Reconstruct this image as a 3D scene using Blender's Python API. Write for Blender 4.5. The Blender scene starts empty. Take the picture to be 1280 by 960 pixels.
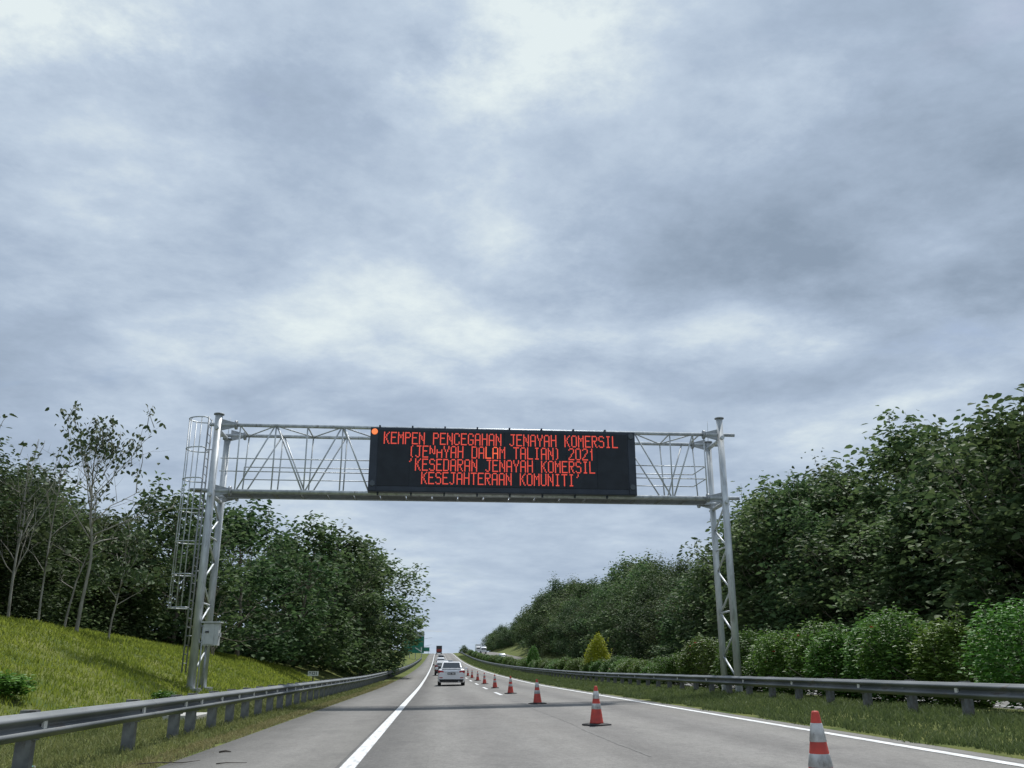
import bpy, math, random
import numpy as np
from mathutils import Vector, Matrix

R = math.radians
scn = bpy.context.scene
col = scn.collection

# ------------------------------------------------------------------ camera
cam_d = bpy.data.cameras.new('camera')
cam = bpy.data.objects.new('camera', cam_d)
col.objects.link(cam)
cam.location = (0, 0, 1.15)
cam.rotation_euler = (R(90 + 17.78), 0, R(-4.623))
cam_d.sensor_width = 36.0
cam_d.lens = 31.134
cam_d.clip_start = 0.1
cam_d.clip_end = 8000
scn.camera = cam

# ------------------------------------------------------------------ world
SUN_AZ, SUN_EL = 24.0, 59.0          # degrees to the right of the road direction, above the horizon
world = bpy.data.worlds.new('World')
scn.world = world
world.use_nodes = True
wn, wl = world.node_tree.nodes, world.node_tree.links
wn.clear()

def W(kind, **kw):
    n = wn.new(kind)
    for k, v in kw.items():
        setattr(n, k, v)
    return n

def wmath(op, a, b=None, c=None):
    n = W('ShaderNodeMath', operation=op)
    for i, v in enumerate((a, b, c)):
        if v is None:
            continue
        if isinstance(v, (int, float)):
            n.inputs[i].default_value = v
        else:
            wl.new(v, n.inputs[i])
    return n.outputs[0]

def wramp(fac, stops, interp='EASE'):
    n = W('ShaderNodeValToRGB')
    cr = n.color_ramp
    cr.interpolation = interp
    while len(cr.elements) < len(stops):
        cr.elements.new(0.5)
    for e, (p, c) in zip(cr.elements, stops):
        e.position = p
        e.color = (*c, 1) if not isinstance(c, (int, float)) else (c, c, c, 1)
    wl.new(fac, n.inputs[0])
    return n.outputs[0]

def wmix(fac, a, b, blend='MIX'):
    n = W('ShaderNodeMix', data_type='RGBA', blend_type=blend)
    if isinstance(fac, (int, float)):
        n.inputs[0].default_value = fac
    else:
        wl.new(fac, n.inputs[0])
    for s, v in ((n.inputs[6], a), (n.inputs[7], b)):
        if isinstance(v, tuple):
            s.default_value = (*v, 1)
        else:
            wl.new(v, s)
    return n.outputs[2]

sky = W('ShaderNodeTexSky', sky_type='NISHITA')
sky.sun_disc = False
sky.sun_elevation = R(SUN_EL)
sky.sun_rotation = R(SUN_AZ)
sky.air_density = 1.0
sky.dust_density = 1.5
tc = W('ShaderNodeTexCoord')
sep = W('ShaderNodeSeparateXYZ')
wl.new(tc.outputs['Generated'], sep.inputs[0])
zc = wmath('ADD', wmath('MAXIMUM', sep.outputs[2], 0.0), 0.16)
comb = W('ShaderNodeCombineXYZ')
wl.new(wmath('DIVIDE', sep.outputs[0], zc), comb.inputs[0])
wl.new(wmath('DIVIDE', sep.outputs[1], zc), comb.inputs[1])

def wnoise(scale, detail, rough, dist=0.0, off=(0, 0, 0), sc=(1, 1, 1), rot=0.0):
    m = W('ShaderNodeMapping')
    m.inputs['Location'].default_value = off
    m.inputs['Scale'].default_value = sc
    m.inputs['Rotation'].default_value = (0, 0, rot)
    wl.new(comb.outputs[0], m.inputs[0])
    n = W('ShaderNodeTexNoise')
    n.inputs['Scale'].default_value = scale
    n.inputs['Detail'].default_value = detail
    n.inputs['Roughness'].default_value = rough
    n.inputs['Distortion'].default_value = dist
    wl.new(m.outputs[0], n.inputs['Vector'])
    return n.outputs['Fac']

# cloud decks seen from below: broad thick masses, a finer broken deck, thin gaps to the blue
n_big = wnoise(0.9, 8, 0.52, 0.3, (3.1, 0.4, 0), (1.0, 0.9, 1), R(25))
n_mid = wnoise(1.6, 14, 0.62, 0.30, (7.7, 2.9, 0), (1.0, 1.1, 1), R(-35))
n_fine = wnoise(6.0, 12, 0.66, 0.15, (1.3, 8.4, 0), (1, 1.15, 1), R(-30))
n_gap = wnoise(1.7, 7, 0.6, 0.35, (12.4, 6.1, 0), (1, 1.2, 1), R(40))
warp = W('ShaderNodeTexNoise')
warp.inputs['Scale'].default_value = 2.2
warp.inputs['Detail'].default_value = 7
warp.inputs['Roughness'].default_value = 0.68
wl.new(comb.outputs[0], warp.inputs['Vector'])
wv = W('ShaderNodeVectorMath', operation='MULTIPLY_ADD')
wl.new(warp.outputs['Color'], wv.inputs[0])
wv.inputs[1].default_value = (0.55, 0.55, 0)
wv.inputs[2].default_value = (-0.275, -0.275, 0)
wp = W('ShaderNodeVectorMath', operation='ADD')
wl.new(comb.outputs[0], wp.inputs[0])
wl.new(wv.outputs[0], wp.inputs[1])

def mass(cx, cy, sx, sy, amp):
    """one cloud mass of the deck (position on the deck, size, lighter or darker)"""
    a = W('ShaderNodeVectorMath', operation='SUBTRACT')
    wl.new(wp.outputs[0], a.inputs[0])
    a.inputs[1].default_value = (cx, cy, 0)
    b = W('ShaderNodeVectorMath', operation='DIVIDE')
    wl.new(a.outputs[0], b.inputs[0])
    b.inputs[1].default_value = (sx, sy, 1)
    c = W('ShaderNodeVectorMath', operation='DOT_PRODUCT')
    wl.new(b.outputs[0], c.inputs[0])
    wl.new(b.outputs[0], c.inputs[1])
    e = wmath('POWER', 2.71828, wmath('MULTIPLY', c.outputs['Value'], -1.0))
    return wmath('MULTIPLY', e, amp)

bright = wmath('ADD', wmath('ADD', wmath('MULTIPLY', n_big, 0.50), wmath('MULTIPLY', n_mid, 0.44)), wmath('MULTIPLY', n_fine, 0.19))
n_bil = wnoise(1.15, 12, 0.60, 0.15, (4.2, 9.1, 0), (1, 1.05, 1), R(15))
bil = wmath('MULTIPLY', wmath('ABSOLUTE', wmath('SUBTRACT', n_bil, 0.5)), 2.0)
bright = wmath('ADD', bright, wmath('MULTIPLY', wmath('SUBTRACT', bil, 0.16), 0.42))
for m_ in ((-0.55, 0.96, .17, .12, .24), (0.10, 0.99, .13, .13, .20), (0.48, 1.09, .13, .10, .10), (0.55, 1.75, .5, .16, .11), (-0.45, 1.36, .30, .20, .07), (-0.13, 1.75, .30, .22, .06),
           (0.10, 1.42, .14, .16, .08), (0.88, 1.45, .42, .20, -.12), (0.85, 1.10, .20, .16, -.08), (-0.18, 1.02, .16, .07, -.08), (0.32, 1.50, .22, .12, -.05), (0.26, 1.88, .14, .10, -.08),
           (-0.27, 1.13, .14, .10, -.05), (1.6, 0.2, .6, .5, -.06), (-1.5, 0.6, .6, .6, .06), (0.3, -1.3, .8, .6, -.05), (-1.0, -1.2, .7, .6, .06)):
    bright = wmath('ADD', bright, mass(*m_))
# contrast between cloud masses is lost with distance towards the horizon
bright = wmath('ADD', bright, -0.012)
far_f = wmath('MINIMUM', wmath('MULTIPLY_ADD', wmath('MAXIMUM', sep.outputs[2], 0.0), 1.7, 0.42), 1.0)
bright = wmath('MULTIPLY_ADD', wmath('SUBTRACT', bright, 0.60), far_f, 0.60)
cloud = wramp(bright, [(0.32, (0.265, 0.338, 0.440)), (0.50, (0.402, 0.494, 0.625)), (0.60, (0.520, 0.618, 0.740)), (0.74, (0.77, 0.855, 0.875))], 'LINEAR')
cloud10 = wmix(1.0, cloud, (10.0, 10.0, 10.0), 'MULTIPLY')
n_gap = wmath('ADD', wmath('ADD', n_gap, mass(0.14, 1.29, .05, .06, .26)), mass(-0.30, 1.08, .16, .05, .16))
gap = wramp(n_gap, [(0.60, 0.0), (0.76, 0.55)])
skyc = wmix(gap, cloud10, sky.outputs[0])
bg = W('ShaderNodeBackground')
bg.inputs['Strength'].default_value = 0.1
wl.new(skyc, bg.inputs['Color'])
wo = W('ShaderNodeOutputWorld')
wl.new(bg.outputs[0], wo.inputs['Surface'])

# ------------------------------------------------------------------ sun, exposure
sd = bpy.data.lights.new('sun', 'SUN')
sd.energy = 4.3
sd.angle = R(2.2)
sd.color = (1.0, 0.98, 0.94)
sun = bpy.data.objects.new('sun', sd)
col.objects.link(sun)
sv = Vector((math.sin(R(SUN_AZ)) * math.cos(R(SUN_EL)), math.cos(R(SUN_AZ)) * math.cos(R(SUN_EL)), math.sin(R(SUN_EL))))
sun.rotation_euler = sv.to_track_quat('Z', 'Y').to_euler()
sun.location = sv * 200
vs = scn.view_settings
vs.view_transform = 'Standard'
vs.look = 'None'
vs.gamma = 1.0
vs.exposure = 0.0
vs.use_curve_mapping = False
scn.render.engine = 'CYCLES'
scn.cycles.use_denoising = True
scn.cycles.max_bounces = 8
scn.cycles.transparent_max_bounces = 8

# ------------------------------------------------------------------ materials
MATS = {}

def material(name, c1, c2=None, rough=0.6, scale=8.0, detail=5, spec=0.5, metal=0.0, bump=0.0, bscale=None,
             stretch=(1, 1, 1), lo=0.35, hi=0.65, emit=None, estr=0.0, coat=0.0):
    m = bpy.data.materials.new(name)
    m.use_nodes = True
    nt = m.node_tree
    b = nt.nodes['Principled BSDF']
    b.inputs['Base Color'].default_value = (*c1, 1)
    b.inputs['Roughness'].default_value = rough
    b.inputs['Metallic'].default_value = metal
    b.inputs['Specular IOR Level'].default_value = spec
    b.inputs['Coat Weight'].default_value = coat
    if emit:
        b.inputs['Emission Color'].default_value = (*emit, 1)
        b.inputs['Emission Strength'].default_value = estr
    if c2 is not None or bump:
        t = nt.nodes.new('ShaderNodeTexCoord')
        mp = nt.nodes.new('ShaderNodeMapping')
        mp.inputs['Scale'].default_value = stretch
        nt.links.new(t.outputs['Object'], mp.inputs[0])
        n = nt.nodes.new('ShaderNodeTexNoise')
        n.inputs['Scale'].default_value = scale
        n.inputs['Detail'].default_value = detail
        nt.links.new(mp.outputs[0], n.inputs['Vector'])
        if c2 is not None:
            r = nt.nodes.new('ShaderNodeValToRGB')
            r.color_ramp.elements[0].position = lo
            r.color_ramp.elements[1].position = hi
            r.color_ramp.elements[0].color = (*c1, 1)
            r.color_ramp.elements[1].color = (*c2, 1)
            nt.links.new(n.outputs['Fac'], r.inputs[0])
            nt.links.new(r.outputs[0], b.inputs['Base Color'])
        if bump:
            n2 = n
            if bscale:
                n2 = nt.nodes.new('ShaderNodeTexNoise')
                n2.inputs['Scale'].default_value = bscale
                n2.inputs['Detail'].default_value = 4
                nt.links.new(mp.outputs[0], n2.inputs['Vector'])
            bp = nt.nodes.new('ShaderNodeBump')
            bp.inputs['Strength'].default_value = bump
            bp.inputs['Distance'].default_value = 0.02
            nt.links.new(n2.outputs['Fac'], bp.inputs['Height'])
            nt.links.new(bp.outputs[0], b.inputs['Normal'])
    MATS[name] = m
    return m

def leaf_material(name, dark, light, trans=0.25, rough=0.62, spec=0.15, obj_var=0.25, tcol=None):
    """leaf colour from a per-leaf tint, a little per-tree variation, some light through the blade"""
    m = bpy.data.materials.new(name)
    m.use_nodes = True
    nt = m.node_tree
    L = nt.links
    b = nt.nodes['Principled BSDF']
    b.inputs['Roughness'].default_value = rough
    b.inputs['Specular IOR Level'].default_value = spec
    a = nt.nodes.new('ShaderNodeAttribute')
    a.attribute_name = 'tint'
    r = nt.nodes.new('ShaderNodeValToRGB')
    r.color_ramp.elements[0].color = (*dark, 1)
    r.color_ramp.elements[1].color = (*light, 1)
    L.new(a.outputs['Fac'], r.inputs[0])
    oi = nt.nodes.new('ShaderNodeObjectInfo')
    mr = nt.nodes.new('ShaderNodeMapRange')
    mr.inputs['To Min'].default_value = 1 - obj_var
    mr.inputs['To Max'].default_value = 1 + obj_var
    L.new(oi.outputs['Random'], mr.inputs[0])
    hs = nt.nodes.new('ShaderNodeHueSaturation')
    L.new(mr.outputs[0], hs.inputs['Value'])
    fr = nt.nodes.new('ShaderNodeMath'); fr.operation = 'MULTIPLY'; fr.inputs[1].default_value = 13.7
    L.new(oi.outputs['Random'], fr.inputs[0])
    fr2 = nt.nodes.new('ShaderNodeMath'); fr2.operation = 'FRACT'
    L.new(fr.outputs[0], fr2.inputs[0])
    mh = nt.nodes.new('ShaderNodeMapRange')
    mh.inputs['To Min'].default_value = 0.5 - obj_var * 0.10
    mh.inputs['To Max'].default_value = 0.5 + obj_var * 0.07
    L.new(fr2.outputs[0], mh.inputs[0])
    L.new(mh.outputs[0], hs.inputs['Hue'])
    L.new(r.outputs[0], hs.inputs['Color'])
    L.new(hs.outputs[0], b.inputs['Base Color'])
    t = nt.nodes.new('ShaderNodeBsdfTranslucent')
    if tcol:
        t.inputs[0].default_value = (*tcol, 1)
    else:
        L.new(hs.outputs[0], t.inputs[0])
    mx = nt.nodes.new('ShaderNodeMixShader')
    mx.inputs[0].default_value = trans
    L.new(b.outputs[0], mx.inputs[1])
    L.new(t.outputs[0], mx.inputs[2])
    out = nt.nodes['Material Output']
    L.new(mx.outputs[0], out.inputs['Surface'])
    MATS[name] = m
    return m

def road_material(name, c_lo, c_hi, tracks=True):
    m = bpy.data.materials.new(name)
    m.use_nodes = True
    nt = m.node_tree
    N, L = nt.nodes, nt.links
    b = N['Principled BSDF']
    b.inputs['Roughness'].default_value = 0.85
    b.inputs['Specular IOR Level'].default_value = 0.3
    t = N.new('ShaderNodeTexCoord')
    def noise(scale, stretch, detail=5, rough=0.55, dist=0.0):
        mp = N.new('ShaderNodeMapping')
        mp.inputs['Scale'].default_value = stretch
        L.new(t.outputs['Object'], mp.inputs[0])
        n = N.new('ShaderNodeTexNoise')
        n.inputs['Scale'].default_value = scale
        n.inputs['Detail'].default_value = detail
        n.inputs['Roughness'].default_value = rough
        n.inputs['Distortion'].default_value = dist
        L.new(mp.outputs[0], n.inputs['Vector'])
        return n.outputs['Fac']
    def ramp(f, p0, c0, p1, c1):
        r = N.new('ShaderNodeValToRGB')
        r.color_ramp.elements[0].position = p0
        r.color_ramp.elements[1].position = p1
        r.color_ramp.elements[0].color = (*c0, 1)
        r.color_ramp.elements[1].color = (*c1, 1)
        L.new(f, r.inputs[0])
        return r.outputs[0]
    def mul(a, bb, fac=1.0):
        x = N.new('ShaderNodeMix')
        x.data_type = 'RGBA'
        x.blend_type = 'MULTIPLY'
        x.inputs[0].default_value = fac
        L.new(a, x.inputs[6])
        L.new(bb, x.inputs[7])
        return x.outputs[2]
    base = ramp(noise(0.8, (1, 0.06, 1), 8, 0.6), 0.32, c_lo, 0.68, c_hi)
    grain = ramp(noise(60, (1, 1, 1), 3, 0.7), 0.3, (0.66, 0.66, 0.66), 0.7, (1.2, 1.2, 1.2))
    c = mul(base, grain)
    c = mul(c, ramp(noise(14, (1, 0.6, 1), 6, 0.75), 0.35, (0.84, 0.84, 0.845), 0.65, (1.12, 1.12, 1.12)))
    c = mul(c, ramp(noise(2.6, (1, 0.35, 1), 6, 0.65), 0.35, (0.90, 0.90, 0.90), 0.65, (1.06, 1.06, 1.06)))
    blot = ramp(noise(0.9, (1, 0.5, 1), 4, 0.6, 0.6), 0.56, (1, 1, 1), 0.70, (0.84, 0.84, 0.85))
    c = mul(c, blot)
    if tracks:
        # wheel paths: oil-dark lane centres, slightly polished tracks (wear with its own shape across the lanes)
        s = N.new('ShaderNodeSeparateXYZ')
        L.new(t.outputs['Object'], s.inputs[0])
        ma = N.new('ShaderNodeMath'); ma.operation = 'SUBTRACT'
        L.new(s.outputs[0], ma.inputs[0]); ma.inputs[1].default_value = 1.02
        mb = N.new('ShaderNodeMath'); mb.operation = 'MULTIPLY'
        L.new(ma.outputs[0], mb.inputs[0]); mb.inputs[1].default_value = 2 * math.pi / 1.9
        mc = N.new('ShaderNodeMath'); mc.operation = 'COSINE'
        L.new(mb.outputs[0], mc.inputs[0])
        md = N.new('ShaderNodeMapRange')
        md.inputs['From Min'].default_value = -1
        md.inputs['From Max'].default_value = 1
        md.inputs['To Min'].default_value = 0
        md.inputs['To Max'].default_value = 1
        L.new(mc.outputs[0], md.inputs[0])
        c = mul(c, ramp(md.outputs[0], 0.0, (1.06, 1.06, 1.06), 1.0, (0.86, 0.86, 0.87)))
        ck = ramp(noise(1.3, (1, 0.05, 1), 2, 0.5, 1.2), 0.497, (1, 1, 1), 0.5, (0.9, 0.9, 0.9))
        rr = ck.node.color_ramp
        e = rr.elements.new(0.503)
        e.color = (1, 1, 1, 1)
        c = mul(c, ck)
    L.new(c, b.inputs['Base Color'])
    bp = N.new('ShaderNodeBump')
    bp.inputs['Strength'].default_value = 0.25
    bp.inputs['Distance'].default_value = 0.01
    L.new(noise(90, (1, 1, 1), 3, 0.7), bp.inputs['Height'])
    L.new(bp.outputs[0], b.inputs['Normal'])
    MATS[name] = m
    return m

def grime(name, colour, scale, lo, hi, stretch=(1, 1, 1), rough=0.85):
    """rust and dirt patches laid over a finished material"""
    m = MATS[name]
    nt = m.node_tree
    b = nt.nodes['Principled BSDF']
    src = b.inputs['Base Color'].links[0].from_socket
    t = nt.nodes.new('ShaderNodeTexCoord')
    mp = nt.nodes.new('ShaderNodeMapping')
    mp.inputs['Scale'].default_value = stretch
    nt.links.new(t.outputs['Object'], mp.inputs[0])
    n = nt.nodes.new('ShaderNodeTexNoise')
    n.inputs['Scale'].default_value = scale
    n.inputs['Detail'].default_value = 9
    n.inputs['Roughness'].default_value = 0.68
    nt.links.new(mp.outputs[0], n.inputs['Vector'])
    r = nt.nodes.new('ShaderNodeMapRange')
    r.inputs['From Min'].default_value = lo
    r.inputs['From Max'].default_value = hi
    nt.links.new(n.outputs['Fac'], r.inputs[0])
    x = nt.nodes.new('ShaderNodeMix')
    x.data_type = 'RGBA'
    nt.links.new(r.outputs[0], x.inputs[0])
    nt.links.new(src, x.inputs[6])
    x.inputs[7].default_value = (*colour, 1)
    nt.links.new(x.outputs[2], b.inputs['Base Color'])

road_material('asphalt', (0.180, 0.172, 0.160), (0.240, 0.232, 0.217))
road_material('asphalt_shoulder', (0.165, 0.159, 0.148), (0.215, 0.208, 0.193), tracks=False)
material('paint_white', (0.40, 0.405, 0.40), (0.66, 0.67, 0.67), 0.65, 14, 9, stretch=(1, 0.25, 1), lo=0.3, hi=0.52)
material('paint_worn', (0.36, 0.36, 0.35), (0.62, 0.62, 0.61), 0.7, 9, lo=0.4, hi=0.6)
material('ground_grass', (0.062, 0.092, 0.024), (0.150, 0.160, 0.050), 0.95, 0.9, 8, 0.1, bump=1.0, bscale=14)
material('concrete', (0.36, 0.35, 0.33), (0.48, 0.47, 0.45), 0.85, 5, bump=0.2)
material('galvanised', (0.42, 0.45, 0.47), (0.62, 0.65, 0.67), 0.48, 5, 9, metal=0.30, bump=0.05, stretch=(1, 1, 0.3))
material('galv_dull', (0.28, 0.30, 0.32), (0.38, 0.40, 0.42), 0.55, 7, metal=0.45)
material('rail_steel', (0.095, 0.108, 0.116), (0.190, 0.204, 0.212), 0.55, 2.2, 9, metal=0.2, stretch=(1, 0.25, 1), bump=0.05)
material('post_steel', (0.12, 0.125, 0.135), (0.22, 0.225, 0.23), 0.7, 6, metal=0.2)
material('deck_steel', (0.13, 0.137, 0.145), (0.19, 0.197, 0.205), 0.6, 6, metal=0.4)
material('sign_black', (0.010, 0.014, 0.020), (0.016, 0.022, 0.030), 0.45, 3, spec=0.35)
material('sign_frame', (0.020, 0.028, 0.042), (0.030, 0.040, 0.058), 0.45, 3, spec=0.4)
material('led_red', (0.30, 0.02, 0.015), None, 0.5, emit=(1.0, 0.115, 0.075), estr=0.68)
material('led_hot', (0.30, 0.02, 0.015), None, 0.5, emit=(1.0, 0.15, 0.06), estr=1.05)
material('lamp_amber', (0.8, 0.2, 0.08), None, 0.4, emit=(1.0, 0.24, 0.07), estr=0.85)
material('lamp_off', (0.06, 0.075, 0.09), None, 0.25)
material('cone_orange', (0.36, 0.036, 0.026), (0.58, 0.058, 0.034), 0.55, 5, 8)
material('cone_band', (0.30, 0.30, 0.29), (0.64, 0.65, 0.65), 0.55, 7, 8)
material('rubber', (0.016, 0.016, 0.018), (0.03, 0.03, 0.032), 0.8, 12)
material('reflector', (0.62, 0.62, 0.60), (0.72, 0.72, 0.70), 0.35, 9)
material('box_grey', (0.46, 0.48, 0.48), (0.54, 0.56, 0.56), 0.5, 5)
material('car_white', (0.72, 0.73, 0.75), (0.76, 0.77, 0.79), 0.28, 2, coat=0.6)
material('car_dark', (0.018, 0.02, 0.025), (0.022, 0.025, 0.03), 0.3, 2, coat=0.6)
material('car_silver', (0.36, 0.38, 0.40), (0.40, 0.42, 0.44), 0.3, 2, metal=0.4, coat=0.5)
material('car_glass', (0.015, 0.02, 0.025), None, 0.08, spec=0.7)
material('car_trim', (0.02, 0.02, 0.022), None, 0.6)
material('chrome', (0.6, 0.62, 0.64), None, 0.2, metal=0.9)
material('tail_red', (0.35, 0.012, 0.012), (0.42, 0.02, 0.02), 0.25, 9)
material('plate_black', (0.015, 0.015, 0.018), None, 0.5)
material('plate_white', (0.75, 0.75, 0.75), None, 0.5)
material('truck_red', (0.24, 0.03, 0.022), (0.30, 0.045, 0.03), 0.5, 3)
material('truck_dark', (0.03, 0.032, 0.035), (0.05, 0.05, 0.055), 0.6, 3)
material('sign_green', (0.005, 0.165, 0.105), (0.008, 0.185, 0.118), 0.45, 2)
material('sign_grey', (0.30, 0.32, 0.34), (0.36, 0.38, 0.40), 0.5, 2)
material('sign_white', (0.68, 0.70, 0.69), None, 0.5)
material('bark', (0.075, 0.062, 0.048), (0.15, 0.13, 0.105), 0.9, 5, bump=0.4, stretch=(1, 1, 0.3))
material('bark_pale', (0.24, 0.225, 0.19), (0.42, 0.40, 0.35), 0.85, 5, bump=0.3, stretch=(1, 1, 0.35))
material('bark_mid', (0.13, 0.115, 0.085), (0.25, 0.22, 0.17), 0.9, 5, bump=0.3, stretch=(1, 1, 0.35))
material('twig', (0.05, 0.04, 0.03), (0.12, 0.10, 0.08), 0.9, 20)
material('flower_red', (0.45, 0.03, 0.03), (0.55, 0.06, 0.05), 0.6, 9)
material('bottle_teal', (0.05, 0.38, 0.38), (0.10, 0.50, 0.50), 0.25, 9)
leaf_material('leaf_big', (0.038, 0.078, 0.030), (0.150, 0.225, 0.088), 0.36)
leaf_material('leaf_wood', (0.030, 0.058, 0.026), (0.098, 0.155, 0.062), 0.30)
leaf_material('leaf_olive', (0.038, 0.066, 0.024), (0.120, 0.165, 0.062), 0.3)
leaf_material('leaf_pale', (0.050, 0.080, 0.034), (0.135, 0.180, 0.080), 0.25)
leaf_material('leaf_shrub', (0.052, 0.120, 0.022), (0.165, 0.280, 0.056), 0.3, 0.5, 0.3)
leaf_material('leaf_shrub_bright', (0.056, 0.150, 0.024), (0.150, 0.310, 0.054), 0.3, 0.5, 0.3, 0.1)
leaf_material('leaf_yellow', (0.24, 0.32, 0.02), (0.52, 0.54, 0.05), 0.35, 0.5, 0.3, 0.1)
leaf_material('grass_bank', (0.120, 0.175, 0.024), (0.330, 0.370, 0.062), 0.55, 0.6, 0.2, 0.0)
leaf_material('grass_verge', (0.095, 0.125, 0.038), (0.235, 0.240, 0.095), 0.35, 0.7, 0.2, 0.0)
leaf_material('grass_median', (0.066, 0.100, 0.034), (0.150, 0.185, 0.070), 0.35, 0.7, 0.2, 0.0)
leaf_material('grass_dry', (0.15, 0.15, 0.065), (0.32, 0.28, 0.14), 0.3, 0.8, 0.1, 0.0)

grime('rail_steel', (0.085, 0.062, 0.045), 3.0, 0.56, 0.72, (1, 0.5, 2.5))
grime('galvanised', (0.20, 0.19, 0.175), 4.0, 0.56, 0.74, (1.5, 1.5, 0.25))
grime('galv_dull', (0.13, 0.105, 0.085), 4.0, 0.56, 0.72, (1.5, 1.5, 0.4))
grime('post_steel', (0.075, 0.058, 0.042), 6.0, 0.5, 0.7, (1, 1, 0.5))
grime('cone_orange', (0.10, 0.05, 0.04), 9.0, 0.57, 0.72, (1, 1, 0.6))
grime('cone_band', (0.16, 0.15, 0.14), 10.0, 0.56, 0.70, (1, 1, 0.5))
grime('box_grey', (0.24, 0.23, 0.21), 5.0, 0.58, 0.75, (1.5, 1.5, 0.4))

# ------------------------------------------------------------------ mesh helpers
class MB:
    def __init__(s):
        s.v, s.f = [], []
    def add(s, vs, fs):
        o = len(s.v)
        s.v.extend([tuple(x) for x in vs])
        s.f.extend([tuple(i + o for i in q) for q in fs])
        return s
    def box(s, x0, x1, y0, y1, z0, z1):
        return s.add([(x0, y0, z0), (x1, y0, z0), (x1, y1, z0), (x0, y1, z0), (x0, y0, z1), (x1, y0, z1), (x1, y1, z1), (x0, y1, z1)],
                     [(3, 2, 1, 0), (4, 5, 6, 7), (0, 1, 5, 4), (1, 2, 6, 5), (2, 3, 7, 6), (3, 0, 4, 7)])
    def tube(s, p0, p1, r0, r1=None, n=8, caps=True):
        r1 = r0 if r1 is None else r1
        p0, p1 = Vector(p0), Vector(p1)
        d = (p1 - p0).normalized()
        a = d.orthogonal().normalized()
        b = d.cross(a)
        vs = []
        for p, r in ((p0, r0), (p1, r1)):
            for i in range(n):
                t = 2 * math.pi * i / n
                vs.append(p + a * (r * math.cos(t)) + b * (r * math.sin(t)))
        fs = [(i, (i + 1) % n, n + (i + 1) % n, n + i) for i in range(n)]
        if caps:
            fs += [tuple(range(n - 1, -1, -1)), tuple(range(n, 2 * n))]
        return s.add(vs, fs)
    def path(s, pts, rad, n=6, closed=False):
        """tube swept along a polyline"""
        P = [Vector(p) for p in pts]
        k = len(P)
        if not isinstance(rad, (list, tuple)):
            rad = [rad] * k
        vs = []
        prev = None
        for i, p in enumerate(P):
            if closed:
                d = (P[(i + 1) % k] - P[i - 1]).normalized()
            else:
                d = (P[min(i + 1, k - 1)] - P[max(i - 1, 0)]).normalized()
            a = d.orthogonal().normalized() if prev is None else (prev - d * prev.dot(d)).normalized()
            prev = a
            b = d.cross(a)
            for j in range(n):
                t = 2 * math.pi * j / n
                vs.append(p + a * (rad[i] * math.cos(t)) + b * (rad[i] * math.sin(t)))
        fs = []
        for i in range(k if closed else k - 1):
            i2 = (i + 1) % k
            for j in range(n):
                fs.append((i * n + j, i * n + (j + 1) % n, i2 * n + (j + 1) % n, i2 * n + j))
        if not closed:
            fs += [tuple(range(n - 1, -1, -1)), tuple(range((k - 1) * n, k * n))]
        return s.add(vs, fs)
    def lathe(s, prof, n=20, cx=0, cy=0):
        vs = []
        for r, z in prof:
            for i in range(n):
                t = 2 * math.pi * i / n
                vs.append((cx + r * math.cos(t), cy + r * math.sin(t), z))
        fs = []
        for k in range(len(prof) - 1):
            for i in range(n):
                fs.append((k * n + i, k * n + (i + 1) % n, (k + 1) * n + (i + 1) % n, (k + 1) * n + i))
        fs += [tuple(range(n - 1, -1, -1)), tuple(range((len(prof) - 1) * n, len(prof) * n))]
        return s.add(vs, fs)
    def mesh(s, name, mat, smooth=False, bevel=0.0):
        me = bpy.data.meshes.new(name)
        me.from_pydata(s.v, [], s.f)
        if mat:
            me.materials.append(MATS[mat])
        if smooth:
            for p in me.polygons:
                p.use_smooth = len(p.vertices) == 4
        return me

def link(name, me, parent=None, loc=(0, 0, 0)):
    o = bpy.data.objects.new(name, me)
    col.objects.link(o)
    o.location = loc
    if parent:
        o.parent = parent
    return o

def obj(name, mb, mat, parent=None, smooth=False, loc=(0, 0, 0)):
    return link(name, mb.mesh(name, mat, smooth), parent, loc)

def tag(o, label=None, cat=None, group=None, kind=None):
    if label: o['label'] = label
    if cat: o['category'] = cat
    if group: o['group'] = group
    if kind: o['kind'] = kind
    return o

def thing(name, label, cat, loc=(0, 0, 0), group=None, rz=0.0):
    o = bpy.data.objects.new(name, None)
    col.objects.link(o)
    o.location = loc
    o.rotation_euler = (0, 0, rz)
    return tag(o, label, cat, group)

def copy_tree(o, parent=None):
    c = o.copy()
    col.objects.link(c)
    if parent:
        c.parent = parent
    for ch in list(o.children):
        copy_tree(ch, c)
    return c

def np_mesh(name, V, faces, mat, tint=None, smooth=False):
    """faces: (n,4) or (n,3) int array"""
    V = np.asarray(V, dtype=np.float32)
    faces = np.asarray(faces, dtype=np.int32)
    k = faces.shape[1]
    me = bpy.data.meshes.new(name)
    me.vertices.add(len(V))
    me.vertices.foreach_set('co', V.ravel())
    me.loops.add(faces.size)
    me.loops.foreach_set('vertex_index', faces.ravel())
    me.polygons.add(len(faces))
    me.polygons.foreach_set('loop_start', np.arange(0, faces.size, k, dtype=np.int32))
    me.update(calc_edges=True)
    if smooth:
        me.polygons.foreach_set('use_smooth', np.ones(len(faces), dtype=bool))
    if tint is not None:
        a = me.attributes.new('tint', 'FLOAT', 'POINT')
        a.data.foreach_set('value', np.asarray(tint, dtype=np.float32))
    me.materials.append(MATS[mat])
    return me

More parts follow.
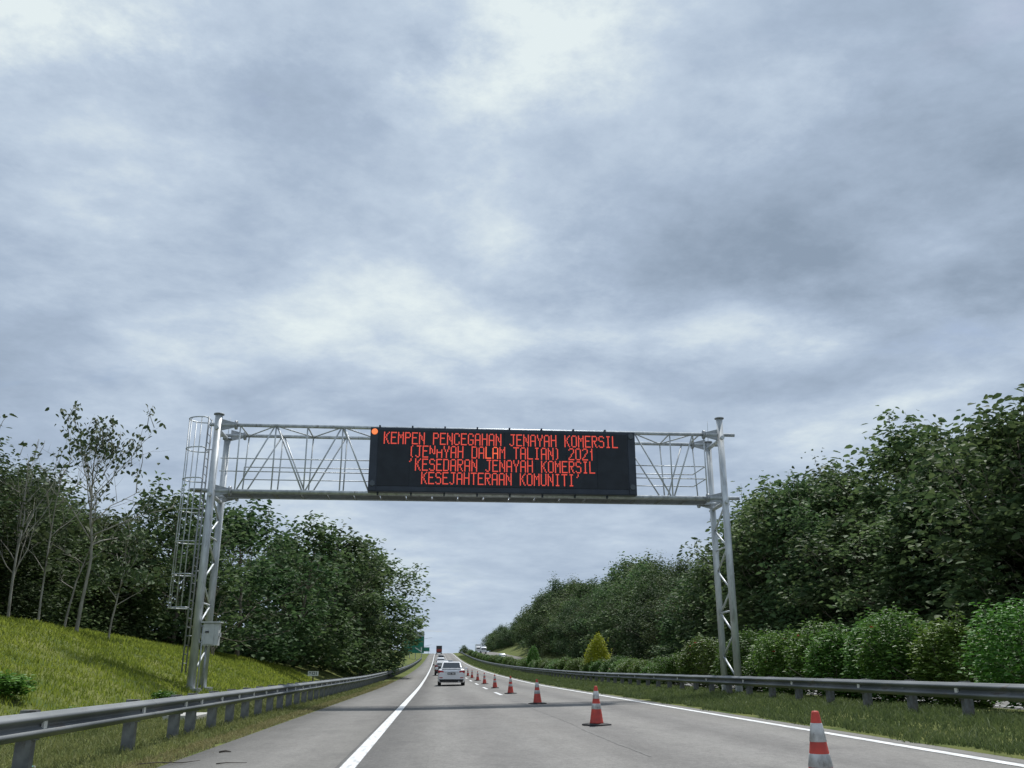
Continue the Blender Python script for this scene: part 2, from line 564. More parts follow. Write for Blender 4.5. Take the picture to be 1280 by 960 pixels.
# ------------------------------------------------------------------ terrain
PX = np.array([-100, 0, 50, 86, 150, 227, 300, 371, 430, 500, 700, 1000, 4000.])
PZ = np.array([0, 0, 0, .2, .95, 2.4, 4.3, 6.3, 7.5, 7.9, 3, -6, -25])
_h = np.diff(PX); _d = np.diff(PZ) / _h
_m = np.zeros_like(PZ)
for _i in range(1, len(PX) - 1):
    if _d[_i - 1] * _d[_i] > 0:
        _m[_i] = 2 * _d[_i - 1] * _d[_i] / (_d[_i - 1] + _d[_i])

def prof(Y):
    i = int(min(max(np.searchsorted(PX, Y) - 1, 0), len(PX) - 2))
    t = (Y - PX[i]) / _h[i]
    return float((2*t**3 - 3*t*t + 1) * PZ[i] + (t**3 - 2*t*t + t) * _h[i] * _m[i] + (-2*t**3 + 3*t*t) * PZ[i+1] + (t**3 - t*t) * _h[i] * _m[i+1])

def cross(X):
    return 0.02 * max(0.0, min(X, 7.0) + 1.05)

def road_z(X, Y):
    return prof(Y) + cross(X)

EDGE_L, EDGE_R = -3.35, 6.78
OPP0, OPP1 = 14.6, 24.6

def sstep(a, b, x):
    t = min(1.0, max(0.0, (x - a) / (b - a)))
    return t * t * (3 - 2 * t)

def bank_h(Y):
    return float(np.interp(Y, [0, 30, 45, 70, 110, 300], [3.1, 3.0, 2.45, 1.35, 0.8, 0.9]))

def bumps(X, Y):
    return 0.10 * math.sin(X * 0.9 + Y * 0.31) * math.sin(Y * 0.47 - X * 0.2) + 0.05 * math.sin(X * 2.3 - Y * 1.1) * math.cos(Y * 1.7)

def ground_z(X, Y):
    z = prof(Y)
    if X < EDGE_L:
        z += -0.015 * sstep(-3.35, -3.8, X)
        if X < -6.6:
            hb = bank_h(Y)
            rise = 0.42 * (-7.3 - X) if X < -7.3 else 0.0
            k = min(rise, hb)
            soft = hb * (1 - math.exp(-rise / hb * 1.35)) / (1 - math.exp(-1.35 * 1.6)) if rise > 0 else 0
            z += min(0.5 * k + 0.5 * min(soft, hb), hb) + max(0.0, rise - hb) * 0.12
            z += bumps(X, Y) * sstep(-7.0, -9.5, X)
        if X < -40:
            z += (-40 - X) * 0.02
        return z
    if X > EDGE_R:
        z += cross(7.0)
        if X < OPP0:
            z += 0.12 * sstep(7.3, 8.6, X) * sstep(14.0, 12.5, X) + 0.03 * bumps(X * 2, Y * 2)
        z += 0.5 * sstep(10.5, 14.5, X) * sstep(90, 200, Y)
        if X > 26.0:
            rise = 0.40 * (X - 26.0)
            z += min(rise, 4.5) + max(0, rise - 4.5) * 0.2 + bumps(X, Y) * sstep(26, 29, X)
        return z
    return z + cross(X) - 0.06

def in_road(X):
    return (EDGE_L + 0.001 < X < EDGE_R - 0.001)

xs = [-900, -400, -200, -120, -80, -60, -48, -40, -34, -29, -25, -22, -20] + list(np.arange(-18.5, -6.9, 0.5)) + [-6.6, -6.0, -5.2, -4.4, -3.8, -3.36, -3.30, -1.05, 2.6, 6.72, 6.79, 7.2, 7.7, 8.2, 8.7, 9.3, 10, 11, 12, 13, 14, 14.5, 14.7, 18, 22, 24.5, 25.2, 26] + list(np.arange(27, 40, 1.0)) + [42, 45, 50, 56, 64, 80, 120, 200, 400, 900]
ys = [-60, -30, -12] + list(np.arange(-4, 60, 1.0)) + list(np.arange(60, 130, 2.5)) + list(np.arange(130, 520, 8)) + list(np.arange(520, 1000, 30)) + [1200, 1600, 2200, 3000, 4000]
V = np.array([(x, y, ground_z(x, y) - (0.03 if OPP0 < x < OPP1 else 0)) for y in ys for x in xs])
nx = len(xs)
ii, jj = np.meshgrid(np.arange(len(ys) - 1), np.arange(nx - 1), indexing='ij')
a0 = (ii * nx + jj).ravel()
F = np.stack([a0, a0 + 1, a0 + nx + 1, a0 + nx], 1)
g = link('ground', np_mesh('ground', V, F, 'ground_grass', smooth=True))
tag(g, 'rolling grass ground on both sides of the expressway', 'ground', kind='structure')

def strip(name, cols, y_list, mat, zf, label, cat, skirt=0.25, parent=None):
    V, F = [], []
    cols = list(cols)
    k = len(cols) + 2
    for y in y_list:
        V.append((cols[0] - 0.03, y, zf(cols[0], y) - skirt))
        for x in cols:
            V.append((x, y, zf(x, y)))
        V.append((cols[-1] + 0.03, y, zf(cols[-1], y) - skirt))
    for i in range(len(y_list) - 1):
        for j in range(k - 1):
            F.append((i * k + j, i * k + j + 1, (i + 1) * k + j + 1, (i + 1) * k + j))
    o = link(name, np_mesh(name, V, F, mat), parent)
    if not parent:
        tag(o, label, cat, kind='structure')
    return o

yroad = [-40, -20, -8] + list(np.arange(0, 60, 2.0)) + list(np.arange(60, 130, 2.5)) + list(np.arange(130, 520, 8)) + list(np.arange(520, 1001, 30))
road = strip('road', [-1.2, 0.5, 3.0, 5.0, 6.45], yroad, 'asphalt', road_z, 'pale grey two lane asphalt carriageway of the expressway', 'road')
strip('road_shoulder', [EDGE_L, -2.3, -1.204], yroad, 'asphalt_shoulder', lambda x, y: road_z(x, y), 'grey paved emergency lane left of the solid white line', 'shoulder')
strip('road_shoulder', [6.454, EDGE_R], yroad, 'asphalt_shoulder', lambda x, y: road_z(x, y) - 0.012, 'narrow paved strip right of the white edge line', 'shoulder')
opp = strip('opposite_road', [OPP0, 18, 21.5, OPP1], yroad, 'asphalt_shoulder', lambda x, y: ground_z(x, y) + 0.01, 'opposite carriageway beyond the hedge and median rail', 'road')

def marking(name, x0, x1, y_list, mat, zf=None, lift=0.005, jit=0.0, rng=None):
    zf = zf or road_z
    V, F = [], []
    for i, y in enumerate(y_list):
        a = rng.uniform(-jit, jit) if rng else 0
        b = rng.uniform(-jit, jit) if rng else 0
        V += [(x0 + a, y, zf(x0, y) + lift), (x1 + b, y, zf(x1, y) + lift)]
        if i:
            k = 2 * i
            F.append((k - 2, k - 1, k + 1, k))
    return V, F

rm = random.Random(3)
V_, F_ = marking('edge', -1.14, -0.95, yroad, 'paint_white')
tag(link('edge_line', np_mesh('edge_line', V_, F_, 'paint_white')), 'solid white edge line left of the driving lane', 'road marking', kind='structure')
V_, F_ = marking('edge', 6.22, 6.38, yroad, 'paint_white')
tag(link('edge_line', np_mesh('edge_line', V_, F_, 'paint_white')), 'solid white edge line beside the right grass verge', 'road marking', kind='structure')
V_, F_ = marking('edge', OPP0 + 0.5, OPP0 + 0.65, yroad, 'paint_white', ground_z, 0.016)
tag(link('edge_line', np_mesh('edge_line', V_, F_, 'paint_white')), 'white edge line on the opposite carriageway', 'road marking', kind='structure')
y = 39.0
k = 0
while y < 440:
    V_, F_ = marking('dash', 2.64, 2.79, [y, y + 2.2, y + 4.4], 'paint_white')
    o = link('lane_dash', np_mesh('lane_dash', V_, F_, 'paint_white'))
    tag(o, 'white dashes of the lane line beside the cones', 'road marking', 'lane line dashes', 'structure')
    y += 11.0
# worn longitudinal joint in the near asphalt and a narrow crack sealed dark
pts = []
V_, F_ = [], []
yy = 12.0
i = 0
while yy < 60:
    x = 2.72 + 0.03 * math.sin(yy * 0.7) + rm.uniform(-0.012, 0.012)
    w = rm.uniform(0.008, 0.022)
    V_ += [(x - w, yy, road_z(x, yy) + 0.004), (x + w, yy, road_z(x, yy) + 0.004)]
    if i:
        F_.append((2*i - 2, 2*i - 1, 2*i + 1, 2*i))
    i += 1
    yy += 0.6
material('joint_dark', (0.12, 0.115, 0.11), (0.19, 0.185, 0.175), 0.8, 3)
tag(link('road_joint', np_mesh('road_joint', V_, F_, 'joint_dark')), 'thin dark construction joint between the two lanes', 'road joint', kind='structure')

slab = MB().box(-6.35, -5.55, 22.6, 24.2, -0.1, 0.09)
tag(obj('drain_cover', slab, 'concrete'), 'pale concrete drain slab in grass behind the left guardrail', 'slab')

# ------------------------------------------------------------------ guardrails
def w_beam(length, side, t=0.004):
    """W-profile panel, length along +Y, face towards side*X; returns mesh centred on x=0, top at z=0"""
    pr = [(0.0, 0.0), (0.012, -0.012), (0.055, -0.045), (0.078, -0.062), (0.078, -0.088), (0.055, -0.105), (0.012, -0.138), (0.0, -0.150), (0.0, -0.162),
          (0.012, -0.174), (0.055, -0.207), (0.078, -0.224), (0.078, -0.250), (0.055, -0.267), (0.012, -0.300), (0.0, -0.312)]
    pr = [(x, z * 0.90) for x, z in pr]
    out = [(side * x, z) for x, z in pr]
    inn = [(side * (x - 0.006), z) for x, z in pr]
    loop = out + inn[::-1]
    n = len(loop)
    mb = MB()
    vs = [(x, 0, z) for x, z in loop] + [(x, length, z) for x, z in loop]
    fs = [(i, (i + 1) % n, n + (i + 1) % n, n + i) for i in range(n)]
    mb.add(vs, fs)
    return mb

def slope_at(Y):
    return (prof(Y + 1) - prof(Y - 1)) / 2.0

def guardrail(name, X, side, y0, y1, posts, top, zf, label, post_w, refl_every, mat, flush=False):
    root = thing(name, label, 'guardrail', (X, y0, zf(X, y0)))
    base = Vector(root.location)
    panel = w_beam(4.0 + 0.12, side).mesh('rail_panel', mat, True)
    long_panel = w_beam(12.0 + 0.1, side).mesh('rail_panel', mat, True)
    pb = MB()
    # C-section post with its spacer block
    pb.box(-side * 0.14 - post_w / 2, -side * 0.14 + post_w / 2, -0.06, 0.06, -0.35, top + 0.015)
    pb.box(-side * 0.11, -side * 0.012, -0.045, 0.045, top - 0.30, top - 0.02)
    pm = pb.mesh('post', 'post_steel')
    rb = MB().box(-0.05 if side < 0 else 0.02, -0.02 if side < 0 else 0.05, -0.045, 0.045, -0.05, 0.05)
    rmesh = rb.mesh('reflector', 'reflector')
    bolt = MB().tube((side * 0.0, 0, 0), (side * 0.045, 0, 0), 0.018, 0.014, 6).mesh('bolt', 'galv_dull')
    y = y0
    i = 0
    while y < y1:
        near = y < 120
        L = 4.0 if near else 12.0
        o = link('rail_panel', panel if near else long_panel, root)
        z0 = zf(X, y)
        z1 = zf(X, y + L)
        o.location = (0.003 * (i % 2) * side, y - base.y, z0 + top - base.z)
        o.rotation_euler = (math.atan2(z1 - z0, L), 0, 0)
        y += L
        i += 1
    for i, yp in enumerate(posts):
        o = link('post', pm, root)
        o.location = (0, yp - base.y, zf(X, yp) - base.z)
        if yp < 90 and i % refl_every == 0:
            r = link('reflector', rmesh, root)
            r.location = (side * 0.0, yp - base.y, zf(X, yp) + top - 0.140 - base.z)
        elif yp < 50:
            b = link('bolt', bolt, root)
            b.location = (0, yp - base.y, zf(X, yp) + top - 0.140 - base.z)
    return root

lp = [6.2, 8.6, 11.0, 14.55, 16.9, 18.0] + [18.0 + 1.65 * i for i in range(1, 40)]
lp += list(np.arange(lp[-1] + 2, 120, 2.0)) + list(np.arange(122, 268, 4.0))
guardrail('guardrail', -4.40, 1, 3.0, 262.0, lp, 0.70, ground_z, 'grey steel guardrail along the left emergency lane', 0.17, 1, 'rail_steel')
rp = list(np.arange(4.6, 120, 2.0)) + list(np.arange(122, 420, 4.0))
guardrail('guardrail', 9.62, -1, 3.0, 418.0, rp, 0.62, ground_z, 'dark steel guardrail on the median in front of hedge', 0.17, 2, 'rail_steel')

# ------------------------------------------------------------------ gantry
GY, GB = 32.5, 34.1
XL, XR = -8.30, 10.72
zl, zr = ground_z(XL, GY), ground_z(XR, GY)
gantry = thing('sign_gantry', 'galvanised steel truss gantry spanning the carriageway', 'gantry', (XL, GY, zl))
GO = Vector(gantry.location)

def gp(name, mb, mat='galvanised', parent=None, smooth=True):
    off = GO
    mb.v = [tuple(Vector(v) - off) for v in mb.v]
    o = obj(name, mb, mat, parent or gantry, smooth)
    return o

ZB, ZT = 7.27, 9.74
GL = 33.72          # rear lower chord sits closer in
for X, zg, top, r in ((XL, zl, 10.12, 0.145), (XR, zr, 10.38, 0.135)):
    for yy, rr, tt in ((GY, r, top), (GB, r * 0.92, top - 0.55)):
        c = gp('column', MB().tube((X, yy, zg - 0.4), (X, yy, tt), rr, rr * 0.92, 20))
        cap = MB().tube((X, yy, tt), (X, yy, tt + 0.04), rr + 0.045, rr + 0.045, 20)
        gp('column_cap', cap, 'galv_dull', c)
        pl = MB().box(X - 0.3, X + 0.3, yy - 0.3, yy + 0.3, zg - 0.12, zg + 0.03)
        gp('base_plate', pl, 'galv_dull', c, False)
        # lightning rod on the rear columns
    gp('lightning_rod', MB().tube((X, GB, top - 0.55), (X + 0.03, GB, top + 0.35), 0.014, 0.008, 5))
    # lacing between front and rear column
    z = zg + 0.5
    f = 0
    while z < ZB - 0.3:
        z2 = z + 0.78
        ya, yb = (GY + 0.1, GB - 0.1) if f % 2 == 0 else (GB - 0.1, GY + 0.1)
        gp('lacing_bar', MB().tube((X, ya, z), (X, yb, z2), 0.036, None, 8))
        if f % 3 == 2:
            gp('lacing_bar', MB().tube((X, GY + 0.1, z2 + 0.02), (X, GB - 0.1, z2 + 0.02), 0.036, None, 8))
        z = z2
        f += 1
    for zz in (ZB, ZT):
        gp('cross_tube', MB().tube((X, GY - 0.28, zz - 0.16), (X, GB + 0.28, zz - 0.16), 0.075, None, 10))
        s = 1 if X < 0 else -1
        for yy in (GY, GB if zz == ZT else GL):
            # flange bolting the chord to its stub
            gp('flange', MB().tube((X + s * 0.62, yy + 0.0, zz), (X + s * 0.70, yy, zz), 0.17, 0.17, 12), 'galv_dull')
            br = MB()
            br.add([(X + s * 0.12, yy - 0.02, zz - 0.22), (X + s * 0.62, yy - 0.02, zz - 0.09), (X + s * 0.62, yy - 0.02, zz + 0.09), (X + s * 0.12, yy - 0.02, zz + 0.22),
                    (X + s * 0.12, yy + 0.02, zz - 0.22), (X + s * 0.62, yy + 0.02, zz - 0.09), (X + s * 0.62, yy + 0.02, zz + 0.09), (X + s * 0.12, yy + 0.02, zz + 0.22)],
                   [(0, 1, 2, 3), (7, 6, 5, 4), (0, 4, 5, 1), (1, 5, 6, 2), (2, 6, 7, 3), (3, 7, 4, 0)])
            gp('gusset', br, 'galv_dull', smooth=False)
for yy in (GY, GB):
    for zz, r in ((ZT, 0.066), (ZB, 0.066)):
        yc = GL if (yy == GB and zz == ZB) else yy
        gp('chord', MB().tube((XL - 0.30, yc, zz), (XR + 0.55, yc, zz), r, None, 14))

sets_L = [-7.48, -6.18, -5.02, -3.72, -2.60]
sets_R = [7.30, 8.72, 9.62, 10.05]
for yy in (GY, GB):
    r = 0.027
    nodes = sets_L
    for i, x in enumerate(nodes):
        gp('web_post', MB().tube((x, GL if yy == GB else yy, ZB), (x, yy, ZT), r, None, 8))
    for i in range(len(nodes) - 1):
        a, b = nodes[i], nodes[i + 1]
        z0, z1 = (ZB, ZT) if i % 2 == 0 else (ZT, ZB)
        gp('web_diagonal', MB().tube((a + 0.04, GL if (yy == GB and z0 == ZB) else yy, z0), (b - 0.04, GL if (yy == GB and z1 == ZB) else yy, z1), r * 1.1, None, 8))
    for i, x in enumerate(sets_R):
        if i != 2:
            gp('web_post', MB().tube((x, GL if yy == GB else yy, ZB), (x, yy, ZT), r, None, 8))
    for (a, za, b, zb) in ((7.34, ZT, 8.68, ZB), (8.76, ZB, 9.62, ZT)):
        gp('web_diagonal', MB().tube((a, GL if (yy == GB and za == ZB) else yy, za), (b, GL if (yy == GB and zb == ZB) else yy, zb), r * 1.1, None, 8))
    x = -1.4
    while x < 7.2:
        gp('web_post', MB().tube((x, GL, ZB), (x, GB, ZT), r, None, 8)) if yy == GB else None
        x += 1.22
# top plan bracing
for i, x in enumerate(sets_L[:-1]):
    ya, yb = (GY, GB) if i % 2 else (GB, GY)
    gp('plan_brace', MB().tube((x, ya, ZT), (sets_L[i + 1], yb, ZT), 0.028, None, 7))
    gp('plan_strut', MB().tube((x, GY, ZT - 0.02), (x, GB, ZT - 0.02), 0.028, None, 7))
for (xa, ya, xb, yb) in ((7.3, GY, 8.72, GB), (8.72, GB, 9.62, GY), (9.62, GY, 10.1, GB), (9.9, GY, 9.9, GB), (8.72, GY, 8.72, GB)):
    gp('plan_brace', MB().tube((xa, ya, ZT), (xb, yb, ZT), 0.028, None, 7))
# handrails in front and behind, with end returns
for zz in (ZB + 0.74, ZB + 1.22):
    gp('handrail', MB().tube((XL + 0.2, GY + 0.05, zz), (-2.62, GY + 0.05, zz), 0.021, None, 7))
    gp('handrail', MB().tube((XL + 0.75, GB - 0.05, zz), (-2.3, GB - 0.05, zz), 0.021, None, 7))
    gp('handrail', MB().tube((7.2, GY + 0.05, zz), (10.05, GY + 0.05, zz), 0.021, None, 7))
    gp('handrail', MB().tube((7.0, GB - 0.05, zz), (9.98, GB - 0.05, zz), 0.021, None, 7))
    gp('handrail', MB().tube((10.05, GY + 0.05, zz), (9.98, GB - 0.05, zz), 0.021, None, 7))
gp('handrail_end', MB().tube((XL + 0.75, GB - 0.05, ZB + 0.74), (XL + 0.75, GB - 0.05, ZB + 1.22), 0.021, None, 7))
# walkway: side channels and open grating planks
for yy in (GY + 0.16, GL - 0.10):
    gp('deck_channel', MB().box(XL + 0.25, XR - 0.2, yy - 0.025, yy + 0.025, ZB - 0.07, ZB - 0.01), 'galv_dull', smooth=False)
x = XL + 0.3
while x < XR - 0.5:
    # open grating: thin bearing bars with a frame
    pk = MB()
    for b_ in range(8):
        yb_ = GY + 0.24 + b_ * 0.105
        pk.box(x, x + 0.93, yb_, yb_ + 0.03, ZB - 0.06, ZB - 0.03)
    pk.box(x, x + 0.04, GY + 0.20, GY + 1.06, ZB - 0.063, ZB - 0.033).box(x + 0.89, x + 0.93, GY + 0.20, GY + 1.06, ZB - 0.063, ZB - 0.033)
    tag(gp('deck_plank', pk, 'deck_steel', smooth=False), kind='stuff')
    x += 0.96

# ladder with safety cage on the left column
lx, ly = XL - 0.36, GY + 0.05
zt_l, zb_l = 10.05, 1.6
ladder = gp('ladder', MB().tube((lx, ly - 0.02, 1.0), (lx, ly - 0.02, zt_l), 0.03, None, 7).tube((lx, ly + 0.46, 1.0), (lx, ly + 0.46, zt_l), 0.03, None, 7), 'galv_dull')
z = 1.3
while z < zt_l:
    gp('rung', MB().tube((lx, ly - 0.02, z), (lx, ly + 0.46, z), 0.014, None, 6), 'galv_dull', ladder)
    z += 0.30
for z in (2.2, 4.4, 6.6, 8.8):
    gp('ladder_bracket', MB().tube((lx, ly + 0.02, z), (XL - 0.1, ly + 0.0, z), 0.02, None, 6), 'galv_dull', ladder)
cage = []
hoop = []
for i in range(15):
    t = R(-105 + 210 * i / 14)
    hoop.append((lx - 0.20 - 0.56 * math.cos(t), ly + 0.22 + 0.46 * math.sin(t)))
hoop = [(lx, ly - 0.05)] + hoop + [(lx, ly + 0.5)]
z = 3.15
hz = []
while z < 10.2:
    gp('cage_hoop', MB().path([(a, b, z) for a, b in hoop], 0.024, 6), 'galvanised', ladder)
    hz.append(z)
    z += 1.14
for i in (2, 5, 8, 11, 14):
    a, b = hoop[i]
    gp('cage_strap', MB().tube((a, b, hz[0]), (a, b, hz[-1]), 0.022, None, 6), 'galvanised', ladder)
# rest platform plate behind the ladder at deck level
gp('landing', MB().box(XL - 0.75, XL - 0.18, GY - 0.05, GY + 0.55, ZB + 0.02, ZB + 0.07), 'galv_dull', smooth=False)

# control cabinet strapped to the left columns
bx, by, bz = XL + 0.52, GY - 0.02, zl + 1.42
cab = gp('control_box', MB().box(bx - 0.26, bx + 0.26, by - 0.16, by + 0.16, bz, bz + 0.74), 'box_grey', smooth=False)
gp('box_roof', MB().box(bx - 0.32, bx + 0.32, by - 0.24, by + 0.20, bz + 0.745, bz + 0.79), 'box_grey', cab, False)
gp('box_door', MB().box(bx - 0.23, bx + 0.12, by - 0.185, by - 0.162, bz + 0.04, bz + 0.70), 'box_grey', cab, False)
gp('door_handle', MB().box(bx - 0.17, bx - 0.05, by - 0.21, by - 0.187, bz + 0.42, bz + 0.47), 'car_trim', cab, False)
gp('cable_gland', MB().box(bx + 0.262, bx + 0.32, by - 0.05, by + 0.05, bz + 0.28, bz + 0.42), 'box_grey', cab, False)
gp('conduit', MB().tube((bx - 0.30, by + 0.0, zl), (bx - 0.30, by + 0.0, bz + 0.66), 0.03, None, 7), 'galvanised', cab)
gp('conduit', MB().tube((bx - 0.14, by + 0.02, zl), (bx - 0.14, by + 0.02, bz), 0.035, None, 7), 'galv_dull', cab)
for zz in (0.08, 0.62):
    gp('box_strap', MB().box(XL + 0.08, bx - 0.262, by - 0.03, by + 0.03, bz + zz, bz + zz + 0.05), 'galv_dull', cab, False)

# ------------------------------------------------------------------ message sign
SX0, SX1, SZ0, SZ1, SY = -2.66, 7.26, 7.25, 9.66, 32.20
sign = thing('message_sign', 'black electronic message board with glowing red lettering on the gantry', 'message sign', (2.3, SY, SZ0))
SO = Vector(sign.location)

def sp(name, mb, mat, parent=None, smooth=False):
    mb.v = [tuple(Vector(v) - SO) for v in mb.v]
    return obj(name, mb, mat, parent or sign, smooth)

house = sp('housing', MB().box(SX0, SX1, SY - 0.10, SY + 0.17, SZ0, SZ1), 'sign_frame')
# display modules with hairline joints
cw = (SX1 - SX0 - 0.62) / 8
for i in range(8):
    x0 = SX0 + 0.31 + i * cw
    sp('display_module', MB().box(x0 + 0.008, x0 + cw - 0.008, SY - 0.125, SY - 0.101, SZ0 + 0.22, SZ1 - 0.10), 'sign_black')
for xa in (SX0 + 0.03, SX1 - 0.28):
    sp('side_panel', MB().box(xa, xa + 0.25, SY - 0.130, SY - 0.101, SZ0 + 0.03, SZ1 - 0.03), 'sign_frame')
sp('bottom_panel', MB().box(SX0 + 0.31, SX1 - 0.31, SY - 0.122, SY - 0.101, SZ0 + 0.03, SZ0 + 0.20), 'sign_frame')
for (x, z, m, nm) in ((SX0 + 0.155, SZ1 - 0.17, 'lamp_amber', 'lit amber flasher lamp'), (SX0 + 0.155, SZ0 + 0.30, 'lamp_off', None), (SX1 - 0.155, SZ1 - 0.17, 'lamp_off', None), (SX1 - 0.155, SZ0 + 0.30, 'lamp_off', None)):
    o = sp('flasher_lamp', MB().tube((x, SY - 0.131, z), (x, SY - 0.165, z), 0.115, 0.10, 20), m)
    if nm:
        o['label'] = nm
x = SX0 + 0.3
while x < SX1:
    sp('hanger', MB().box(x, x + 0.06, SY - 0.06, SY + 0.2, SZ1, SZ1 + 0.10), 'sign_frame')
    sp('hanger', MB().box(x + 0.02, x + 0.08, SY + 0.02, SY + 0.14, SZ0 - 0.10, SZ0), 'sign_frame')
    x += 1.21

S = {
 'K': [[(0,0),(0,9)],[(4,9),(0,4)],[(1,5),(4,0)]], 'E': [[(4,0),(0,0),(0,9),(4,9)],[(0,5),(3,5)]],
 'M': [[(0,0),(0,9),(2,5),(4,9),(4,0)]], 'P': [[(0,0),(0,9),(3,9),(4,8),(4,6),(3,5),(0,5)]],
 'N': [[(0,0),(0,9),(4,1)],[(4,0),(4,9)]], 'C': [[(4,7),(4,8),(3,9),(1,9),(0,8),(0,1),(1,0),(3,0),(4,1),(4,2)]],
 'G': [[(4,7),(4,8),(3,9),(1,9),(0,8),(0,1),(1,0),(3,0),(4,1),(4,4),(2,4)]],
 'A': [[(0,0),(0,7),(1,9),(3,9),(4,7),(4,0)],[(0,4),(4,4)]], 'H': [[(0,0),(0,9)],[(4,0),(4,9)],[(0,5),(4,5)]],
 'J': [[(1,9),(4,9)],[(3,9),(3,1),(2,0),(1,0),(0,1)]], 'Y': [[(0,9),(0,7),(2,4),(4,7),(4,9)],[(2,4),(2,0)]],
 'O': [[(1,0),(0,1),(0,8),(1,9),(3,9),(4,8),(4,1),(3,0),(1,0)]],
 'R': [[(0,0),(0,9),(3,9),(4,8),(4,6),(3,5),(0,5)],[(1,5),(4,0)]],
 'S': [[(4,8),(3,9),(1,9),(0,8),(0,6),(1,5),(3,5),(4,4),(4,1),(3,0),(1,0),(0,1)]],
 'I': [[(1,0),(3,0)],[(1,9),(3,9)],[(2,0),(2,9)]], 'L': [[(0,9),(0,0),(4,0)]],
 'D': [[(0,0),(0,9),(3,9),(4,7),(4,2),(3,0),(0,0)]], 'T': [[(0,9),(4,9)],[(2,9),(2,0)]],
 'U': [[(0,9),(0,1),(1,0),(3,0),(4,1),(4,9)]], '(': [[(3,9),(2,7),(2,2),(3,0)]], ')': [[(1,9),(2,7),(2,2),(1,0)]],
 '2': [[(0,8),(1,9),(3,9),(4,8),(4,6),(0,1),(0,0),(4,0)]], '0': [[(1,0),(0,1),(0,8),(1,9),(3,9),(4,8),(4,1),(3,0),(1,0)]],
 '1': [[(1,7),(2,9),(2,0)]], "'": [[(2,9),(1,7)]],
}

def glyph(ch):
    cells = set()
    for pl in S.get(ch, []):
        for (x0, y0), (x1, y1) in zip(pl, pl[1:]):
            n = max(abs(x1 - x0), abs(y1 - y0), 1)
            for i in range(n + 1):
                cells.add((int(round(x0 + (x1 - x0) * i / n)), int(round(y0 + (y1 - y0) * i / n))))
    return cells

PITCH = 0.2588 / 6
ROW = 0.44 / 9.6
lines = [("KEMPEN PENCEGAHAN JENAYAH KOMERSIL", -2.14, 9.26), ("(JENAYAH DALAM TALIAN) 2021", -1.22, 8.765),
         ("'KESEDARAN JENAYAH KOMERSIL", -1.22, 8.27), ("KESEJAHTERAAN KOMUNITI'", -0.72, 7.775)]
for li, (txt, x0, zc_) in enumerate(lines):
    for ci, ch in enumerate(txt):
        mb = MB()
        for (cx, cy) in sorted(glyph(ch)):
            if li == 1 and ci == 3 and cy < 3: continue      # rows that have failed on the board
            if li == 1 and ci == 4 and cy > 6: continue
            x = x0 + (ci * 6 + cx) * PITCH
            z = zc_ + (cy - 4.5) * ROW
            r = 0.0238
            vs = []
            for yy in (SY - 0.1255, SY - 0.136):
                for k in range(6):
                    t = math.pi / 3 * k
                    vs.append((x + r * math.cos(t), yy, z + r * 1.08 * math.sin(t)))
            mb.add(vs, [(11, 10, 9, 8, 7, 6)] + [(k, (k + 1) % 6, 6 + (k + 1) % 6, 6 + k) for k in range(6)])
        if mb.v:
            sp('letter', mb, 'led_hot' if (li == 1 and 11 <= ci <= 12) else 'led_red')

# ------------------------------------------------------------------ traffic cones
def make_cone():
    t = thing('traffic_cone', '', 'traffic cone')
    def rad(z): return 0.155 + (0.034 - 0.155) * (z - 0.05) / 0.77
    base = MB()
    base.add([(-.235, -.235, 0), (.235, -.235, 0), (.235, .235, 0), (-.235, .235, 0), (-.235, -.235, .03), (.235, -.235, .03), (.235, .235, .03), (-.235, .235, .03),
              (-.17, -.17, .05), (.17, -.17, .05), (.17, .17, .05), (-.17, .17, .05)],
             [(3, 2, 1, 0), (0, 1, 5, 4), (1, 2, 6, 5), (2, 3, 7, 6), (3, 0, 4, 7), (4, 5, 9, 8), (5, 6, 10, 9), (6, 7, 11, 10), (7, 4, 8, 11), (8, 9, 10, 11)])
    obj('base', base, 'rubber', t)
    obj('body', MB().lathe([(rad(.05) + .01, .048), (rad(.07), .07), (rad(.80), .80), (.028, .818), (.012, .82)], 22), 'cone_orange', t, True)
    for a, b in ((.340, .455), (.555, .715)):
        obj('reflective_band', MB().lathe([(rad(a) + .001, a), (rad(a) + .004, a + .004), (rad(b) + .004, b - .004), (rad(b) + .001, b)], 22), 'cone_band', t, True)
    return t

cones = [(3.12, 7.55, 'near orange traffic cone cut by the bottom of the picture'), (3.13, 18.25, 'largest whole orange cone, nearer than the gantry shadow'),
         (3.15, 29.1, 'orange cone standing just past the gantry shadow'), (3.22, 40.6, 'fourth cone along the line, beside the first white lane dash'),
         (3.24, 51.8, 'fifth cone counted from the camera, just short of the white sedan'), (3.24, 63.0, 'sixth cone from the camera, right of white sedan bumper'),
         (3.24, 73.8, 'seventh cone from the camera, third from the far end'), (3.2, 84.5, 'small distant cone, second from the far end'), (3.2, 95.5, 'smallest cone at the far end of the line')]
c0 = make_cone()
rc = random.Random(5)
for i, (x, y, lb) in enumerate(cones):
    c = c0 if i == 0 else copy_tree(c0)
    c.location = (x, y, road_z(x, y) + 0.001)
    c.rotation_euler = (math.atan(slope_at(y)) + rc.uniform(-.015, .015), -0.02 + rc.uniform(-.02, .02), rc.uniform(-0.7, 0.7))
    c.scale = (.86, .86, .89)
    tag(c, lb, 'traffic cone', 'traffic cones along the lane line')

